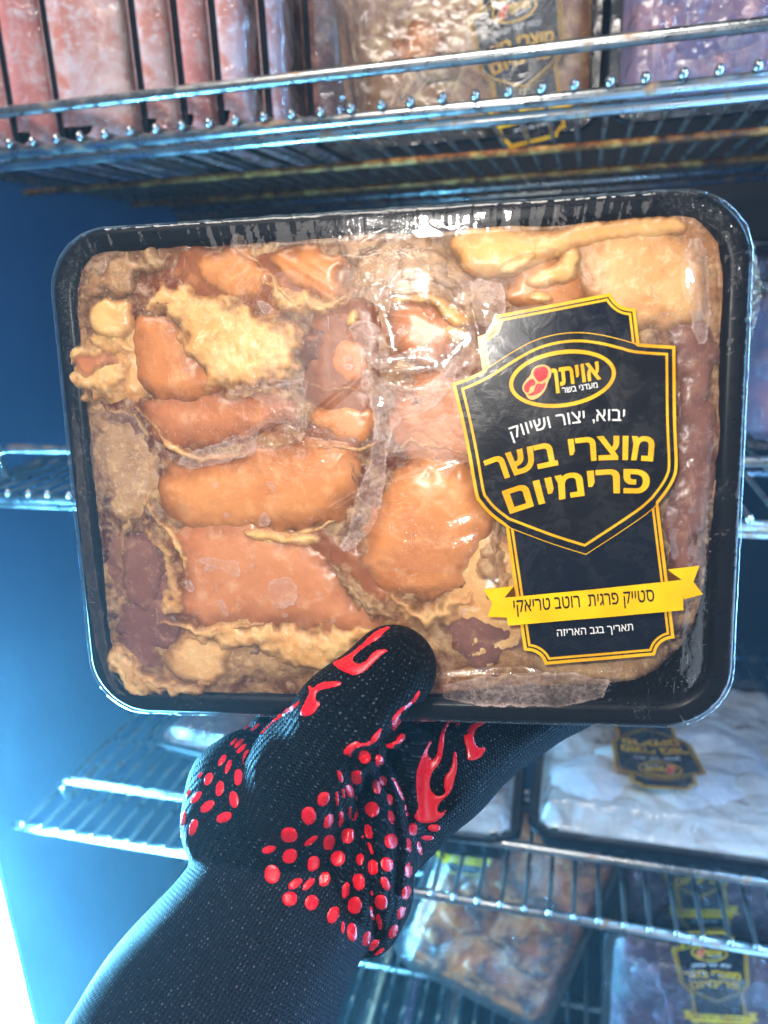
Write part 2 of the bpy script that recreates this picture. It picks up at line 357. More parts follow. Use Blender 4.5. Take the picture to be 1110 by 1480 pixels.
# ------------------------------------------------------------------ the held package
K0 = np.array([[66, 335], [1093, 268], [1043, 1053], [127, 1028]], float); A_ = []
for (x, y), (u, v) in zip([(0, 0), (1, 0), (1, 1), (0, 1)], K0):
    A_ += [[x, y, 1, 0, 0, 0, -u*x, -u*y, -u], [0, 0, 0, x, y, 1, -v*x, -v*y, -v]]
Hm = np.linalg.svd(np.array(A_))[2][-1].reshape(3, 3)
Mm = np.linalg.inv(np.array([[FPX, 0, CX], [0, FPX, CY], [0, 0, 1]])) @ Hm
if Mm[2, 2] < 0: Mm = -Mm
PW = 0.25
a_, b_, t_ = Mm.T; sc_ = PW/np.linalg.norm(a_); PH = float(np.linalg.norm(b_)*sc_); t_ = t_*sc_
a_ = a_/np.linalg.norm(a_); b_ = b_ - a_*(a_ @ b_); b_ /= np.linalg.norm(b_)
ctr = t_ + a_*PW/2 + b_*PH/2
c2w = lambda c: Rt*float(c[0]) - Up*float(c[1]) + Fw*float(c[2])
ax, ay = c2w(a_), -c2w(b_); az = ax.cross(ay); PO = EYE + c2w(ctr)
PM = Matrix(((ax.x, ay.x, az.x, PO.x), (ax.y, ay.y, az.y, PO.y), (ax.z, ay.z, az.z, PO.z), (0, 0, 0, 1)))
if az.dot(Fw) > 0: raise RuntimeError('package faces away')
PMi = PM.inverted()
def ray(x, y): return (Fw + Rt*((x-CX)/FPX) - Up*((y-CY)/FPX)).normalized()
def tp(x, y, z=0.0):                           # photograph point -> package plane (metres, local)
    d = PMi.to_3x3() @ ray(x, y); o = PMi @ EYE; k = (z-o.z)/d.z; return (o.x+d.x*k, o.y+d.y*k)
def tpl(P, dx=0, dy=0, z=0.0, s=1.0, ox=0, oy=0): return [tp(ox+(x)*s+dx, oy+(y)*s+dy, z) for x, y in P]

def rrect(w, h, r, n=14, seg=24):              # rounded rectangle outline, counter-clockwise, even-ish spacing
    P = []
    for (cx, cy, a0, L0, L1) in ((w/2-r, h/2-r, 0, None, None), (-w/2+r, h/2-r, 90, None, None), (-w/2+r, -h/2+r, 180, None, None), (w/2-r, -h/2+r, 270, None, None)):
        for i in range(n+1):
            a = math.radians(a0+90*i/n); P.append((cx+r*math.cos(a), cy+r*math.sin(a)))
        a = math.radians(a0+90); p = P[-1]
        nxt = {0: (-w/2+r, h/2), 90: (-w/2, -h/2+r), 180: (w/2-r, -h/2), 270: (w/2, h/2-r)}[a0]
        for i in range(1, seg): P.append((p[0]+(nxt[0]-p[0])*i/seg, p[1]+(nxt[1]-p[1])*i/seg))
    return P
def loft(name, rings, m, parent, cap_last=True, close=False, attrs=None):
    n = len(rings[0]); V = [p for r in rings for p in r]; F = []
    for i in range(len(rings)-1):
        for k in range(n):
            k2 = (k+1) % n; F.append((i*n+k, i*n+k2, (i+1)*n+k2, (i+1)*n+k))
    if cap_last: F.append(tuple((len(rings)-1)*n+k for k in range(n)))
    return mesh(name, V, F, m, parent, True, attrs)
def tray_body(w, h, dep, parent, rim=0.0105, rad=0.0235, n=14, seg=24, name='tray'):
    R = []
    def ring(ins, z): return [(x, y, z) for x, y in rrect(w-2*ins, h-2*ins, max(rad-ins*0.75, 0.004), n, seg)]
    for ins, z in ((0.0011, -0.0052), (0.0004, -0.0050), (0.0, -0.0040), (0.0002, -0.0012), (0.0012, -0.0003), (0.0028, -0.0001), (0.0050, -0.0006), (rim-.0022, -0.0007), (rim-.0010, -0.0012), (rim, -0.0030), (rim+0.002, -min(.012, dep*.45)), (rim+.006, -dep+min(.006, dep*.3)), (rim+.008, -dep+.0015), (rim+.012, -dep)): R.append(ring(ins, z))
    R2 = [ring(rim+.010, -dep-.0018), ring(rim+.006, -dep), ring(rim+.004, -dep+min(.006, dep*.3)), ring(rim-.001, -min(.012, dep*.5)), ring(rim-.002, -min(.0045, dep*.4)), ring(0.003, -.0022), ring(0.0011, -.0052)]
    nn = len(R[0]); o = loft(name, R, M['tray'], parent)
    # outer shell under the inner one
    V = [p for r in R2 for p in r]; F = []
    for i in range(len(R2)-1):
        for k in range(nn): F.append((i*nn+k, i*nn+(k+1) % nn, (i+1)*nn+(k+1) % nn, (i+1)*nn+k))
    F.append(tuple(reversed(range(nn))))
    me = o.data; mb = MB(); mb.add([v.co[:] for v in me.vertices], [tuple(p.vertices) for p in me.polygons]); mb.add(V, F)
    me.clear_geometry(); me.from_pydata(mb.V, [], mb.F); me.polygons.foreach_set('use_smooth', np.ones(len(me.polygons), dtype=bool)); me.update()
    return o

def piece(name, P, parent, m, z0=-0.004, hmax=0.004, R=0.008, step=0.00075, rough=0.0004, nscale=260, seed=1, warp=0.0012, clip=None, wscale=220, lump=0.0, expo=0.72, ridge=0.0, grow=0.0013, bound=None, R2=0, soft_mm=.004):
    """a lump whose outline is the polygon P (metres, local), rounded towards its edge"""
    P = np.asarray(P); lo = P.min(0)-0.003; hi = P.max(0)+0.003
    X, Y = np.meshgrid(np.arange(lo[0], hi[0], step), np.arange(lo[1], hi[1], step))
    wx = (fbm(X*wscale+seed, Y*wscale, seed, 3)-.5)*2*warp*1.6; wy = (fbm(X*wscale+40, Y*wscale+seed, seed+5, 3)-.5)*2*warp*1.6
    d = sdf_poly(P, X+wx, Y+wy)+grow
    msk = d > -0.0012
    if bound is not None: msk &= sdf_poly(bound, X, Y) > -.0036
    e = np.clip(d/R, 0, 1); prof = np.power(np.clip(1-(1-e)**2, 0, 1), expo)
    Z = z0 + hmax*prof + (fbm(X*nscale, Y*nscale, seed+9, 4)-.5)*2*rough*1.5*np.clip(e*3, .15, 1)
    if lump:
        q = np.abs(fbm(X*420+seed, Y*420, seed+33, 3)-.5)*2; Z += lump*(1-q)**2*np.clip(e*2, 0, 1) - lump*.5
    if ridge:
        a = 0.7*seed; q = vnoise((X*math.cos(a)+Y*math.sin(a))*520, (Y*math.cos(a)-X*math.sin(a))*110, seed); Z += (q-.5)*ridge
    Z = np.where(d < 0, z0 + np.clip(d, -0.0012, 0)*2.2, Z)
    if clip is not None: Z = np.minimum(Z, clip)
    F = grid_faces(msk)
    V = np.stack([X[msk], Y[msk], Z[msk]], 1)
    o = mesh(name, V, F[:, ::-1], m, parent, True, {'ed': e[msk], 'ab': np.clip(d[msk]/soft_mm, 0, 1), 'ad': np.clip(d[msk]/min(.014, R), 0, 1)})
    tops.append((X[msk], Y[msk], Z[msk]))
    return o
tops = []
pack = empty('chicken_package', PM, 'large black tray of marinated chicken under cling film, held up by the gloved thumb', 'food package')
TD = 0.036
tray_body(PW, PH, TD, pack, rim=.0080)

# frozen marinade between the pieces
iw, ih = PW-2*0.0084, PH-2*0.0084
st = 0.0009
X, Y = np.meshgrid(np.arange(-iw/2, iw/2+st, st), np.arange(-ih/2, ih/2+st, st))
cont = [tp(x, y) for x, y in [(102, 470), (110, 430), (125, 385), (160, 345), (215, 333), (330, 333), (480, 324), (640, 315), (860, 298), (960, 296), (1010, 315), (1035, 350), (1040, 500), (1036, 640), (1020, 760), (1010, 860), (985, 935), (930, 975), (860, 985), (700, 992), (600, 1000), (400, 1003), (230, 1012), (180, 1003), (155, 965), (135, 880), (118, 760), (108, 620)]]
CONT = chaikin(cont, 2)
dC = sdf_poly(CONT, X, Y)+.0048
Z = -0.0030 + (fbm(X*75, Y*75, 3, 4)-.5)*0.0050 + (fbm(X*480, Y*480, 8, 3)-.5)*0.0007
Z = Z - 0.030*np.clip(1-(dC+0.0005)/0.0028, 0, 1)**2
Z = np.maximum(Z, -TD+0.003); Z = np.minimum(Z, -0.0009)
msk = dC > -0.004
mar = mesh('frozen_marinade', np.stack([X[msk], Y[msk], Z[msk]], 1), grid_faces(msk)[:, ::-1], M['marinade'], pack)
TONE = [(110,470,110,85,80),(150,390,150,130,115),(230,360,165,135,110),(330,350,150,95,65),(420,345,150,110,90),(540,350,165,140,125),(620,380,160,145,135),(700,430,175,150,145),(240,410,150,90,65),(450,450,130,80,60),(500,430,140,115,105),(545,480,205,180,170),(480,560,110,70,55),(440,560,120,80,60),(500,640,120,75,60),(660,600,175,125,100),(690,540,190,160,150),(200,460,120,70,55),(190,590,125,85,75),(160,650,150,125,120),(120,700,70,60,75),(190,720,110,85,90),(140,820,75,55,70),(150,900,90,70,80),(200,800,115,70,70),(250,860,170,125,95),(470,770,130,75,65),(500,800,110,70,70),(520,840,150,115,95),(560,880,190,150,105),(700,780,130,95,75),(720,850,150,115,80),(650,920,140,95,75),(760,960,150,120,90),(850,980,130,105,80),(340,960,120,95,80),(300,990,130,100,90),(200,960,150,115,95),(700,480,150,110,100),(980,520,150,120,110),(1000,650,130,100,95),(990,780,95,80,85),(960,900,75,62,72),(1010,400,200,170,140),(760,420,190,150,120),(880,400,205,165,120),(800,600,120,90,80),(380,620,180,120,90),(300,660,180,145,125),(350,720,190,120,80),(350,850,180,110,85),(600,760,190,120,70),(240,530,180,110,70)]
wt = 0; acc = 0
for (x, y, r, g_, b_2) in TONE:
    q = tp(x, y); k = 1/((X[msk]-q[0])**2+(Y[msk]-q[1])**2+6e-5)**2; c = np.array(srgb(r*.80, g_*.67, b_2*.55))
    wt = wt+k; acc = acc+k[:, None]*c
at = mar.data.attributes.new('tone', 'FLOAT_COLOR', 'POINT'); at.data.foreach_set('color', np.concatenate([acc/wt[:, None], np.ones((len(wt), 1))], 1).astype(np.float32).ravel())

def c3(P): return tpl(P, s=1/2.22, ox=60, oy=280)
def c4(P): return tpl(P, s=1/2.22, ox=60, oy=650)
def c5(P): return tpl(P, s=1/3.469, ox=480, oy=280)
def c8(P): return tpl(P, s=1/3.364, ox=430, oy=640)
px = tpl
def pc(name, P, m, lab=None, **k):
    pc.n += 1; k.setdefault('seed', pc.n*7)
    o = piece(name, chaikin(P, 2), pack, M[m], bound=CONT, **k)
    if lab: o['label'] = lab
    return o
pc.n = 0
F_ = dict(rough=0.00012, nscale=90, warp=0.0026, wscale=120, grow=.0045, soft_mm=.0065)
# deep layer: flesh and fat filling the tray under the top pieces
D_ = dict(rough=0.0002, nscale=80, warp=0.0022, soft_mm=.006, z0=-.009, hmax=.0070, R=.014, grow=.002)
for P, m_n in (([(115, 440), (200, 430), (235, 500), (225, 600), (130, 610), (105, 520)], 'fat_pink'), ([(225, 335), (360, 335), (480, 335), (490, 420), (440, 480), (330, 470), (220, 430)], 'flesh_amber'),
               ([(425, 430), (520, 400), (570, 440), (570, 560), (545, 680), (470, 690), (430, 600), (415, 500)], 'flesh_amber'), ([(485, 325), (620, 325), (710, 400), (735, 470), (640, 470), (560, 440), (490, 420)], 'fat_grey'),
               ([(560, 530), (640, 500), (710, 540), (725, 680), (650, 700), (560, 690)], 'flesh_pink'), ([(115, 590), (200, 590), (245, 650), (240, 760), (170, 790), (125, 740)], 'fat_grey'),
               ([(125, 760), (200, 750), (255, 820), (270, 930), (230, 1000), (160, 990), (135, 880)], 'flesh_mauve'), ([(225, 740), (380, 735), (520, 760), (600, 860), (560, 950), (400, 930), (240, 890)], 'flesh_amber'),
               ([(250, 910), (400, 900), (620, 900), (640, 980), (480, 1000), (300, 1003)], 'fat_grey'), ([(640, 750), (720, 740), (800, 800), (800, 940), (720, 985), (640, 970), (620, 870)], 'fat_pink'),
               ([(790, 860), (960, 840), (1020, 860), (990, 950), (900, 985), (780, 985)], 'flesh_mauve'), ([(940, 320), (1010, 320), (1038, 380), (1036, 540), (960, 560), (930, 440)], 'fat_pink'), ([(950, 530), (1034, 530), (1028, 700), (1015, 870), (950, 860), (940, 680)], 'flesh_mauve'),
               ([(400, 600), (520, 590), (560, 650), (520, 720), (420, 690)], 'flesh_amber')):
    pc('chicken_piece', px(P), m_n, **D_)
# chicken flesh
pc('chicken_piece', c3([(290, 400), (330, 385), (400, 400), (450, 470), (540, 560), (560, 640), (480, 670), (330, 668), (292, 600), (282, 500)]), 'flesh', 'orange glazed chicken chunk beside the lumpy fat', z0=-.007, hmax=.0068, R=.014, **F_)
pc('chicken_piece', c3([(310, 655), (480, 650), (600, 655), (700, 640), (840, 660), (830, 730), (700, 790), (560, 820), (430, 830), (350, 790), (300, 720)]), 'flesh_pink', z0=-.006, hmax=.0055, R=.016, **F_)
pc('chicken_piece', px([(218, 715), (225, 690), (262, 672), (330, 662), (430, 640), (505, 632), (522, 665), (518, 715), (490, 755), (430, 768), (350, 775), (280, 775), (240, 755)]), 'flesh', 'long smooth orange chicken piece across the middle', z0=-.006, hmax=.0070, R=.020, **F_)
pc('chicken_piece', px([(232, 765), (300, 752), (380, 760), (450, 790), (490, 830), (530, 880), (556, 925), (500, 925), (420, 915), (330, 915), (268, 905), (245, 870), (262, 845), (250, 800)]), 'flesh_pink', 'wide pink chicken piece above the thumb', z0=-.006, hmax=.0062, R=.018, **F_)
pc('chicken_piece', px([(172, 782), (200, 770), (226, 788), (236, 850), (214, 884), (182, 880), (166, 835)]), 'flesh_mauve', z0=-.006, hmax=.0045, R=.008, **F_)
pc('chicken_piece', px([(508, 800), (520, 765), (545, 715), (580, 668), (625, 652), (680, 672), (712, 735), (705, 800), (680, 845), (630, 872), (570, 868), (525, 842)]), 'flesh', 'round orange chicken piece right of the pale film crease', z0=-.007, hmax=.0080, R=.024, **F_)
pc('chicken_piece', px([(270, 385), (300, 362), (350, 362), (380, 385), (378, 420), (345, 432), (300, 420)]), 'flesh', z0=-.006, hmax=.005, R=.010, ridge=.0008, **F_)
pc('chicken_piece', px([(380, 378), (420, 358), (470, 362), (500, 380), (485, 425), (455, 435), (410, 405)]), 'flesh', z0=-.006, hmax=.005, R=.010, ridge=.0008, **F_)
pc('chicken_piece', px([(428, 488), (448, 466), (480, 468), (492, 500), (480, 530), (450, 542), (428, 520)]), 'flesh_dark', z0=-.007, hmax=.005, R=.009, **F_)
pc('chicken_piece', px([(476, 505), (500, 490), (530, 500), (540, 540), (520, 562), (485, 560), (472, 535)]), 'flesh_pink', z0=-.007, hmax=.0052, R=.009, **F_)
pc('chicken_piece', px([(436, 600), (465, 585), (510, 588), (540, 608), (535, 636), (495, 646), (455, 634)]), 'flesh', z0=-.0075, hmax=.006, R=.010, **F_)
pc('chicken_piece', px([(560, 448), (600, 436), (640, 448), (662, 480), (650, 515), (600, 522), (566, 515)]), 'flesh_pink', 'coral chicken piece in the middle below the top rim', z0=-.006, hmax=.006, R=.010, **F_)
pc('chicken_piece', px([(728, 405), (755, 370), (800, 368), (845, 395), (840, 440), (790, 450), (735, 440)]), 'flesh', z0=-.006, hmax=.005, R=.010, **F_)
pc('chicken_piece', px([(835, 350), (880, 335), (950, 335), (1005, 350), (1015, 420), (1000, 465), (940, 485), (885, 470), (845, 425)]), 'fat_pink', 'large pale yellow and pink piece in the upper right corner', z0=-.005, hmax=.0052, R=.012, **F_)
pc('chicken_piece', px([(958, 480), (1008, 470), (1030, 500), (1030, 640), (1015, 760), (1000, 850), (975, 860), (960, 760), (985, 640), (985, 540)]), 'flesh_mauve', 'dull mauve piece down the right side', z0=-.006, hmax=.0055, R=.010, **F_)
pc('chicken_piece', px([(640, 875), (700, 862), (745, 880), (770, 930), (740, 965), (680, 970), (640, 945), (625, 905)]), 'flesh_mauve', z0=-.007, hmax=.005, R=.012, **F_)
pc('chicken_piece', px([(690, 560), (680, 480), (720, 450), (760, 500), (840, 560), (900, 700), (880, 850), (760, 900), (720, 800), (700, 680)]), 'flesh_mauve', z0=-.008, hmax=.005, R=.012, **F_)
pc('chicken_piece', px([(770, 950), (850, 968), (930, 955), (960, 930), (940, 975), (860, 990), (780, 985)]), 'fat_grey', z0=-.007, hmax=.005, R=.006, **F_)
pc('chicken_piece', px([(135, 600), (165, 590), (200, 600), (222, 640), (226, 690), (205, 735), (165, 745), (138, 700)]), 'fat_grey', 'greyish pale piece by the left rim', z0=-.008, hmax=.0052, R=.012, **F_)
pc('chicken_piece', px([(560, 560), (600, 545), (650, 560), (690, 610), (700, 670), (650, 660), (590, 655), (556, 640)]), 'flesh_pink', z0=-.007, hmax=.005, R=.012, **F_)
pc('chicken_piece', px([(96, 452), (112, 425), (125, 440), (128, 500), (112, 520), (96, 505)]), 'flesh_dark', z0=-.006, hmax=.003, R=.006, **F_)
pc('chicken_piece', px([(170, 895), (205, 885), (250, 895), (258, 925), (235, 950), (195, 945), (168, 925)]), 'flesh_mauve', z0=-.007, hmax=.005, R=.007, **F_)
pc('chicken_piece', px([(245, 938), (290, 925), (320, 940), (330, 975), (300, 998), (255, 990), (238, 965)]), 'fat_pink', 'pale rounded knob at the bottom left', z0=-.006, hmax=.0055, R=.008, **F_)
# fat
G = dict(rough=0.0004, nscale=200, warp=0.0034, lump=0.0003, soft_mm=.0055, R2=1)
g = dict(rough=0.0005, nscale=200, warp=0.0010)
pc('fat_lump', c3([(310, 370), (330, 320), (400, 290), (450, 270), (480, 300), (560, 320), (620, 350), (660, 385), (760, 400), (815, 420), (825, 500), (820, 600), (740, 600), (590, 655), (520, 640), (490, 580), (440, 520), (430, 460), (400, 400), (340, 400)]), 'fat', 'big crumbly yellow fat lump left of centre', z0=-.0036, hmax=.0044, R=.010, **G)
pc('fat_lump', c3([(690, 270), (720, 250), (780, 300), (860, 335), (930, 350), (990, 290), (1030, 240), (1045, 260), (980, 330), (940, 385), (880, 405), (800, 405), (750, 360), (720, 330)]), 'fat', z0=-.0036, hmax=.0042, R=.008, **G)
pc('fat_lump', c3([(150, 360), (190, 340), (270, 340), (290, 390), (280, 450), (230, 475), (165, 460), (145, 410)]), 'fat_smooth', 'smooth cream cube of fat by the left rim', z0=-.004, hmax=.005, R=.005, **g)
pc('fat_lump', c3([(66, 560), (95, 500), (130, 485), (200, 500), (265, 515), (275, 570), (250, 640), (215, 690), (170, 665), (95, 665), (62, 610)]), 'fat', 'ring of cream fat round pink meat at the left edge', z0=-.0036, hmax=.0042, R=.008, **G)
pc('chicken_piece', c3([(95, 520), (150, 505), (220, 515), (245, 545), (200, 560), (160, 590), (130, 600), (105, 565)]), 'flesh_pink', z0=-.001, hmax=.0022, R=.004, **g)
pc('fat_lump', c3([(150, 270), (200, 210), (290, 180), (410, 175), (430, 215), (380, 245), (300, 260), (285, 330), (200, 345), (130, 350), (110, 320)]), 'fat_grey', z0=-.005, hmax=.0048, R=.008, **G)
pc('fat_lump', c3([(150, 455), (180, 445), (240, 470), (290, 480), (280, 510), (220, 520), (150, 500), (128, 475)]), 'fat', z0=-.004, hmax=.004, R=.004, **G)
pc('fat_lump', px([(648, 348), (664, 330), (715, 326), (760, 335), (800, 336), (850, 322), (900, 314), (965, 310), (1000, 320), (990, 345), (930, 348), (880, 352), (845, 362), (800, 372), (775, 390), (730, 403), (690, 405), (660, 385)]), 'fat_smooth', 'long glossy yellow fat strip along the top right', z0=-.0045, hmax=.0058, R=.008, **g)
pc('fat_lump', px([(718, 385), (745, 372), (770, 368), (768, 380), (745, 392), (722, 398)]), 'fat_smooth', z0=-.001, hmax=.003, R=.003, **g)
pc('fat_lump', px([(760, 412), (764, 398), (785, 388), (802, 382), (812, 362), (835, 358), (838, 385), (826, 405), (800, 410), (780, 418)]), 'fat_smooth', z0=-.003, hmax=.0042, R=.004, **g)
pc('fat_lump', px([(760, 424), (785, 418), (800, 428), (795, 440), (765, 438)]), 'fat_smooth', z0=-.003, hmax=.004, R=.003, **g)
pc('fat_lump', c8([(440, 740), (470, 745), (500, 790), (600, 800), (700, 780), (790, 740), (850, 740), (860, 800), (780, 850), (700, 900), (620, 910), (540, 870), (470, 840)]), 'fat', z0=-.0036, hmax=.0044, R=.009, **G)
pc('fat_lump', c4([(420, 600), (530, 560), (640, 555), (740, 560), (880, 570), (1040, 565), (1080, 600), (1000, 680), (880, 740), (800, 710), (690, 660), (600, 650), (540, 640), (470, 620)]), 'fat', 'band of lumpy yellow fat just above the thumb', z0=-.0036, hmax=.0044, R=.010, **G)
pc('fat_lump', c4([(215, 640), (260, 630), (300, 680), (330, 730), (400, 745), (520, 745), (540, 780), (470, 800), (340, 795), (260, 770), (220, 710)]), 'fat_pink', z0=-.005, hmax=.005, R=.006, **G)
pc('fat_lump', c4([(245, 230), (280, 185), (310, 205), (280, 250), (262, 330), (258, 440), (262, 520), (230, 515), (222, 480), (250, 400), (245, 300)]), 'fat_grey', z0=-.003, hmax=.0035, R=.003, **G)
pc('fat_lump', c4([(300, 215), (345, 240), (380, 300), (420, 350), (440, 420), (440, 500), (450, 545), (400, 545), (380, 480), (400, 430), (370, 340), (340, 270)]), 'fat_pink', z0=-.003, hmax=.004, R=.0035, **G)
pc('fat_lump', c4([(640, 255), (720, 262), (830, 275), (900, 285), (870, 310), (760, 300), (660, 285)]), 'fat_smooth', z0=-.002, hmax=.0028, R=.003, **g)
pc('fat_lump', c8([(870, 560), (930, 520), (1000, 560), (1010, 640), (960, 720), (900, 700), (850, 640)]), 'fat_grey', z0=-.005, hmax=.005, R=.006, **G)
pc('fat_lump', c8([(130, 620), (220, 610), (300, 690), (400, 800), (480, 880), (420, 890), (340, 870), (260, 760), (180, 680)]), 'fat_grey', z0=-.004, hmax=.004, R=.004, **G)
pc('fat_lump', c5([(280, 530), (400, 505), (530, 520), (650, 590), (690, 640), (640, 680), (560, 640), (520, 560), (400, 545), (320, 560)]), 'fat_smooth', z0=-.002, hmax=.003, R=.004, **g)
pc('fat_lump', c5([(560, 660), (640, 640), (690, 690), (640, 760), (560, 740), (540, 700)]), 'fat_smooth', z0=-.004, hmax=.0045, R=.005, **g)
pc('fat_lump', px([(480, 340), (540, 330), (560, 345), (545, 375), (500, 390), (482, 370)]), 'fat_grey', z0=-.005, hmax=.0045, R=.006, **G)
pc('fat_lump', px([(560, 360), (620, 345), (665, 400), (680, 440), (640, 430), (590, 415), (560, 395)]), 'fat_grey', z0=-.006, hmax=.005, R=.008, **G)
pc('fat_lump', px([(498, 455), (512, 448), (520, 460), (510, 475), (496, 470)]), 'fat_smooth', z0=-.003, hmax=.003, R=.003, **g)
pc('fat_lump', px([(168, 1000), (150, 960), (160, 930), (185, 950), (200, 985), (240, 1000), (235, 1010), (200, 1012)]), 'fat', z0=-.005, hmax=.005, R=.005, **G)
pc('fat_lump', px([(690, 800), (715, 785), (735, 830), (742, 870), (715, 880), (695, 850)]), 'fat_grey', z0=-.005, hmax=.0045, R=.005, **G)

# half-clear frozen glaze standing in the gaps between the pieces
gs = .0010; GX2, GY2 = np.meshgrid(np.arange(-iw/2, iw/2+gs, gs), np.arange(-ih/2, ih/2+gs, gs)); dG = sdf_poly(CONT, GX2, GY2)
ZG = -.0026+(fbm(GX2*60, GY2*60, 61, 3)-.5)*.0034+(fbm(GX2*260, GY2*260, 63, 3)-.5)*.0007-.004*np.clip(1-(dG+.003)/.004, 0, 1)**2; mG = dG > -.003
def glaze():
    t = NT('frozen_glaze'); v = t.coord('Object'); n = t.noise(v, 130, 5, 0.65, 0.4); n2 = t.noise(v, 40, 4, 0.6, 0.6); n3 = t.noise(v, 480, 3, 0.7)
    al = t.math('ADD', t.ramp(n2, [(0.38, 0.06), (0.64, 0.58)]), t.math('MULTIPLY', t.math('SUBTRACT', n, 0.5), 0.7), True)
    t.set(Base_Color=t.mix(t.ramp(n, [(0.4, 0.0), (0.65, 1.0)]), srgb(124, 74, 46), srgb(230, 190, 138)), Roughness=t.ramp(n3, [(0.4, 0.10), (0.65, 0.4)]), Alpha=al, Normal=t.bump(t.math('ADD', n3, n), 0.6, 0.0010)); return t.m
M['glaze'] = glaze()
mesh('frozen_glaze', np.stack([GX2[mG], GY2[mG], ZG[mG]], 1), grid_faces(mG)[:, ::-1], M['glaze'], pack)

def seam(P, wpx, m_n='fat_pink'):             # a thin irregular seam of fat along a run of photograph points
    Q = crv2(P); rs = random.Random(int(P[0][0])); L = []; Rr = []
    for i, p in enumerate(Q):
        a = Q[max(i-1, 0)]; b = Q[min(i+1, len(Q)-1)]; dx, dy = b[0]-a[0], b[1]-a[1]; n = math.hypot(dx, dy)+1e-6
        w_ = wpx*(.35+.65*math.sin(math.pi*(i+.5)/len(Q)))*rs.uniform(.5, 1.3); L.append((p[0]-dy/n*w_, p[1]+dx/n*w_)); Rr.append((p[0]+dy/n*w_, p[1]-dx/n*w_))
    pc('fat_seam', px(L+Rr[::-1]), m_n, z0=-.0026, hmax=.0030, R=.0022, rough=.0004, nscale=260, warp=.0016, soft_mm=.0022, grow=.0004)
def crv2(P):
    Q = []
    for i in range(len(P)-1):
        for k in range(3): t = k/3.; Q.append((P[i][0]*(1-t)+P[i+1][0]*t, P[i][1]*(1-t)+P[i+1][1]*t))
    return Q+[P[-1]]
for P, w_, m_n in (([(195, 585), (240, 645), (290, 668), (372, 655)], 7, 'fat_pink'), ([(215, 712), (214, 738), (238, 765), (262, 800), (264, 845)], 6, 'fat'), ([(340, 765), (390, 782), (450, 772), (485, 752)], 5, 'fat_smooth'),
                   ([(470, 798), (500, 850), (545, 895)], 7, 'fat_grey'), ([(430, 542), (462, 562), (522, 566)], 5, 'fat_pink'), ([(455, 645), (520, 652), (556, 640)], 6, 'fat_pink'), ([(272, 470), (256, 442), (215, 432)], 6, 'fat_pink'),
                   ([(380, 408), (420, 432), (470, 447), (505, 430)], 6, 'fat'), ([(230, 900), (300, 917), (385, 902)], 7, 'fat_pink'), ([(556, 652), (600, 640), (685, 658)], 5, 'fat_pink'), ([(702, 690), (722, 760), (710, 822)], 7, 'fat_grey'),
                   ([(148, 590), (190, 602), (216, 645)], 6, 'fat_grey'), ([(505, 665), (520, 720), (500, 765)], 5, 'fat_grey'), ([(140, 640), (150, 700), (140, 760)], 5, 'fat_grey'), ([(330, 355), (375, 378), (378, 420)], 5, 'fat_pink'), ([(255, 880), (330, 868), (400, 880)], 3, 'fat_pink')):
    seam(P, w_, m_n)

# film height: follows the contents, stretched flat to the rim
fs = 0.0010
FX, FY = np.meshgrid(np.arange(-PW/2+.0085, PW/2-.0085+fs, fs), np.arange(-PH/2+.0085, PH/2-.0085+fs, fs))
top = np.full(FX.shape, -0.002)
for (x, y, z) in tops:
    i = np.clip(((y-FY[0, 0])/fs).round().astype(int), 0, FX.shape[0]-1); j = np.clip(((x-FX[0, 0])/fs).round().astype(int), 0, FX.shape[1]-1)
    np.maximum.at(top, (i, j), z)
top = np.maximum(top, -0.0015)
hard = top.copy()
def blur(a, n, it=2):
    for _ in range(it):
        for axis in (0, 1):
            p = np.pad(a, [(n, n) if k == axis else (0, 0) for k in (0, 1)], mode='edge'); cs = np.cumsum(p, axis=axis)
            cs = np.concatenate([np.zeros_like(np.take(cs, [0], axis)), cs], axis=axis)
            m1 = np.take(cs, range(2*n+1, cs.shape[axis]), axis); m0 = np.take(cs, range(0, cs.shape[axis]-2*n-1), axis); a = (m1-m0)/(2*n+1)
    return a
rimd = sdf_poly(rrect(PW-.020, PH-.020, .016), FX, FY)
w = np.clip(rimd/0.010, 0, 1); w = w*w*(3-2*w)
film = .0024 + blur(np.maximum(hard, -.001), 9, 2)*.35 + (fbm(FX*28, FY*28, 41, 3)-.5)*.0022
rdg = 1-np.abs(fbm(FX*60+FY*30, FY*60-FX*20, 21, 3)-.5)*7
crk = np.clip(rdg, 0, 1)**3*0.0006*np.clip((fbm(FX*26, FY*26, 77, 2)-.42)*5, 0, 1)
labP = px([(652, 554), (703, 536), (718, 455), (883, 423), (925, 445), (930, 495), (978, 500), (978, 690), (955, 720), (966, 818), (1012, 815), (1012, 860), (980, 925), (948, 950), (787, 962), (755, 935), (745, 890), (706, 890), (704, 850), (730, 840), (726, 760), (690, 720)])
ld = sdf_poly(labP, FX, FY); lw = np.clip(ld/0.004+1.0, 0, 1)
film = film + crk*(1-lw)
LZ = 0.0040
film = film*(1-lw) + lw*np.minimum(np.maximum(film, LZ-.001), LZ-.0004)
film = 0.00025*(1-w) + film*w
def fold(P0, P1, wd, amp):                     # a raised pleat in the film between two photograph points
    (x0, y0), (x1, y1) = tp(*P0), tp(*P1); ex, ey = x1-x0, y1-y0; L = ex*ex+ey*ey
    t = np.clip(((FX-x0)*ex+(FY-y0)*ey)/L, 0, 1); d = np.hypot(FX-x0-t*ex, FY-y0-t*ey)
    return amp*np.exp(-(d/wd)**2)*np.sin(np.pi*np.clip(t, .04, .96))
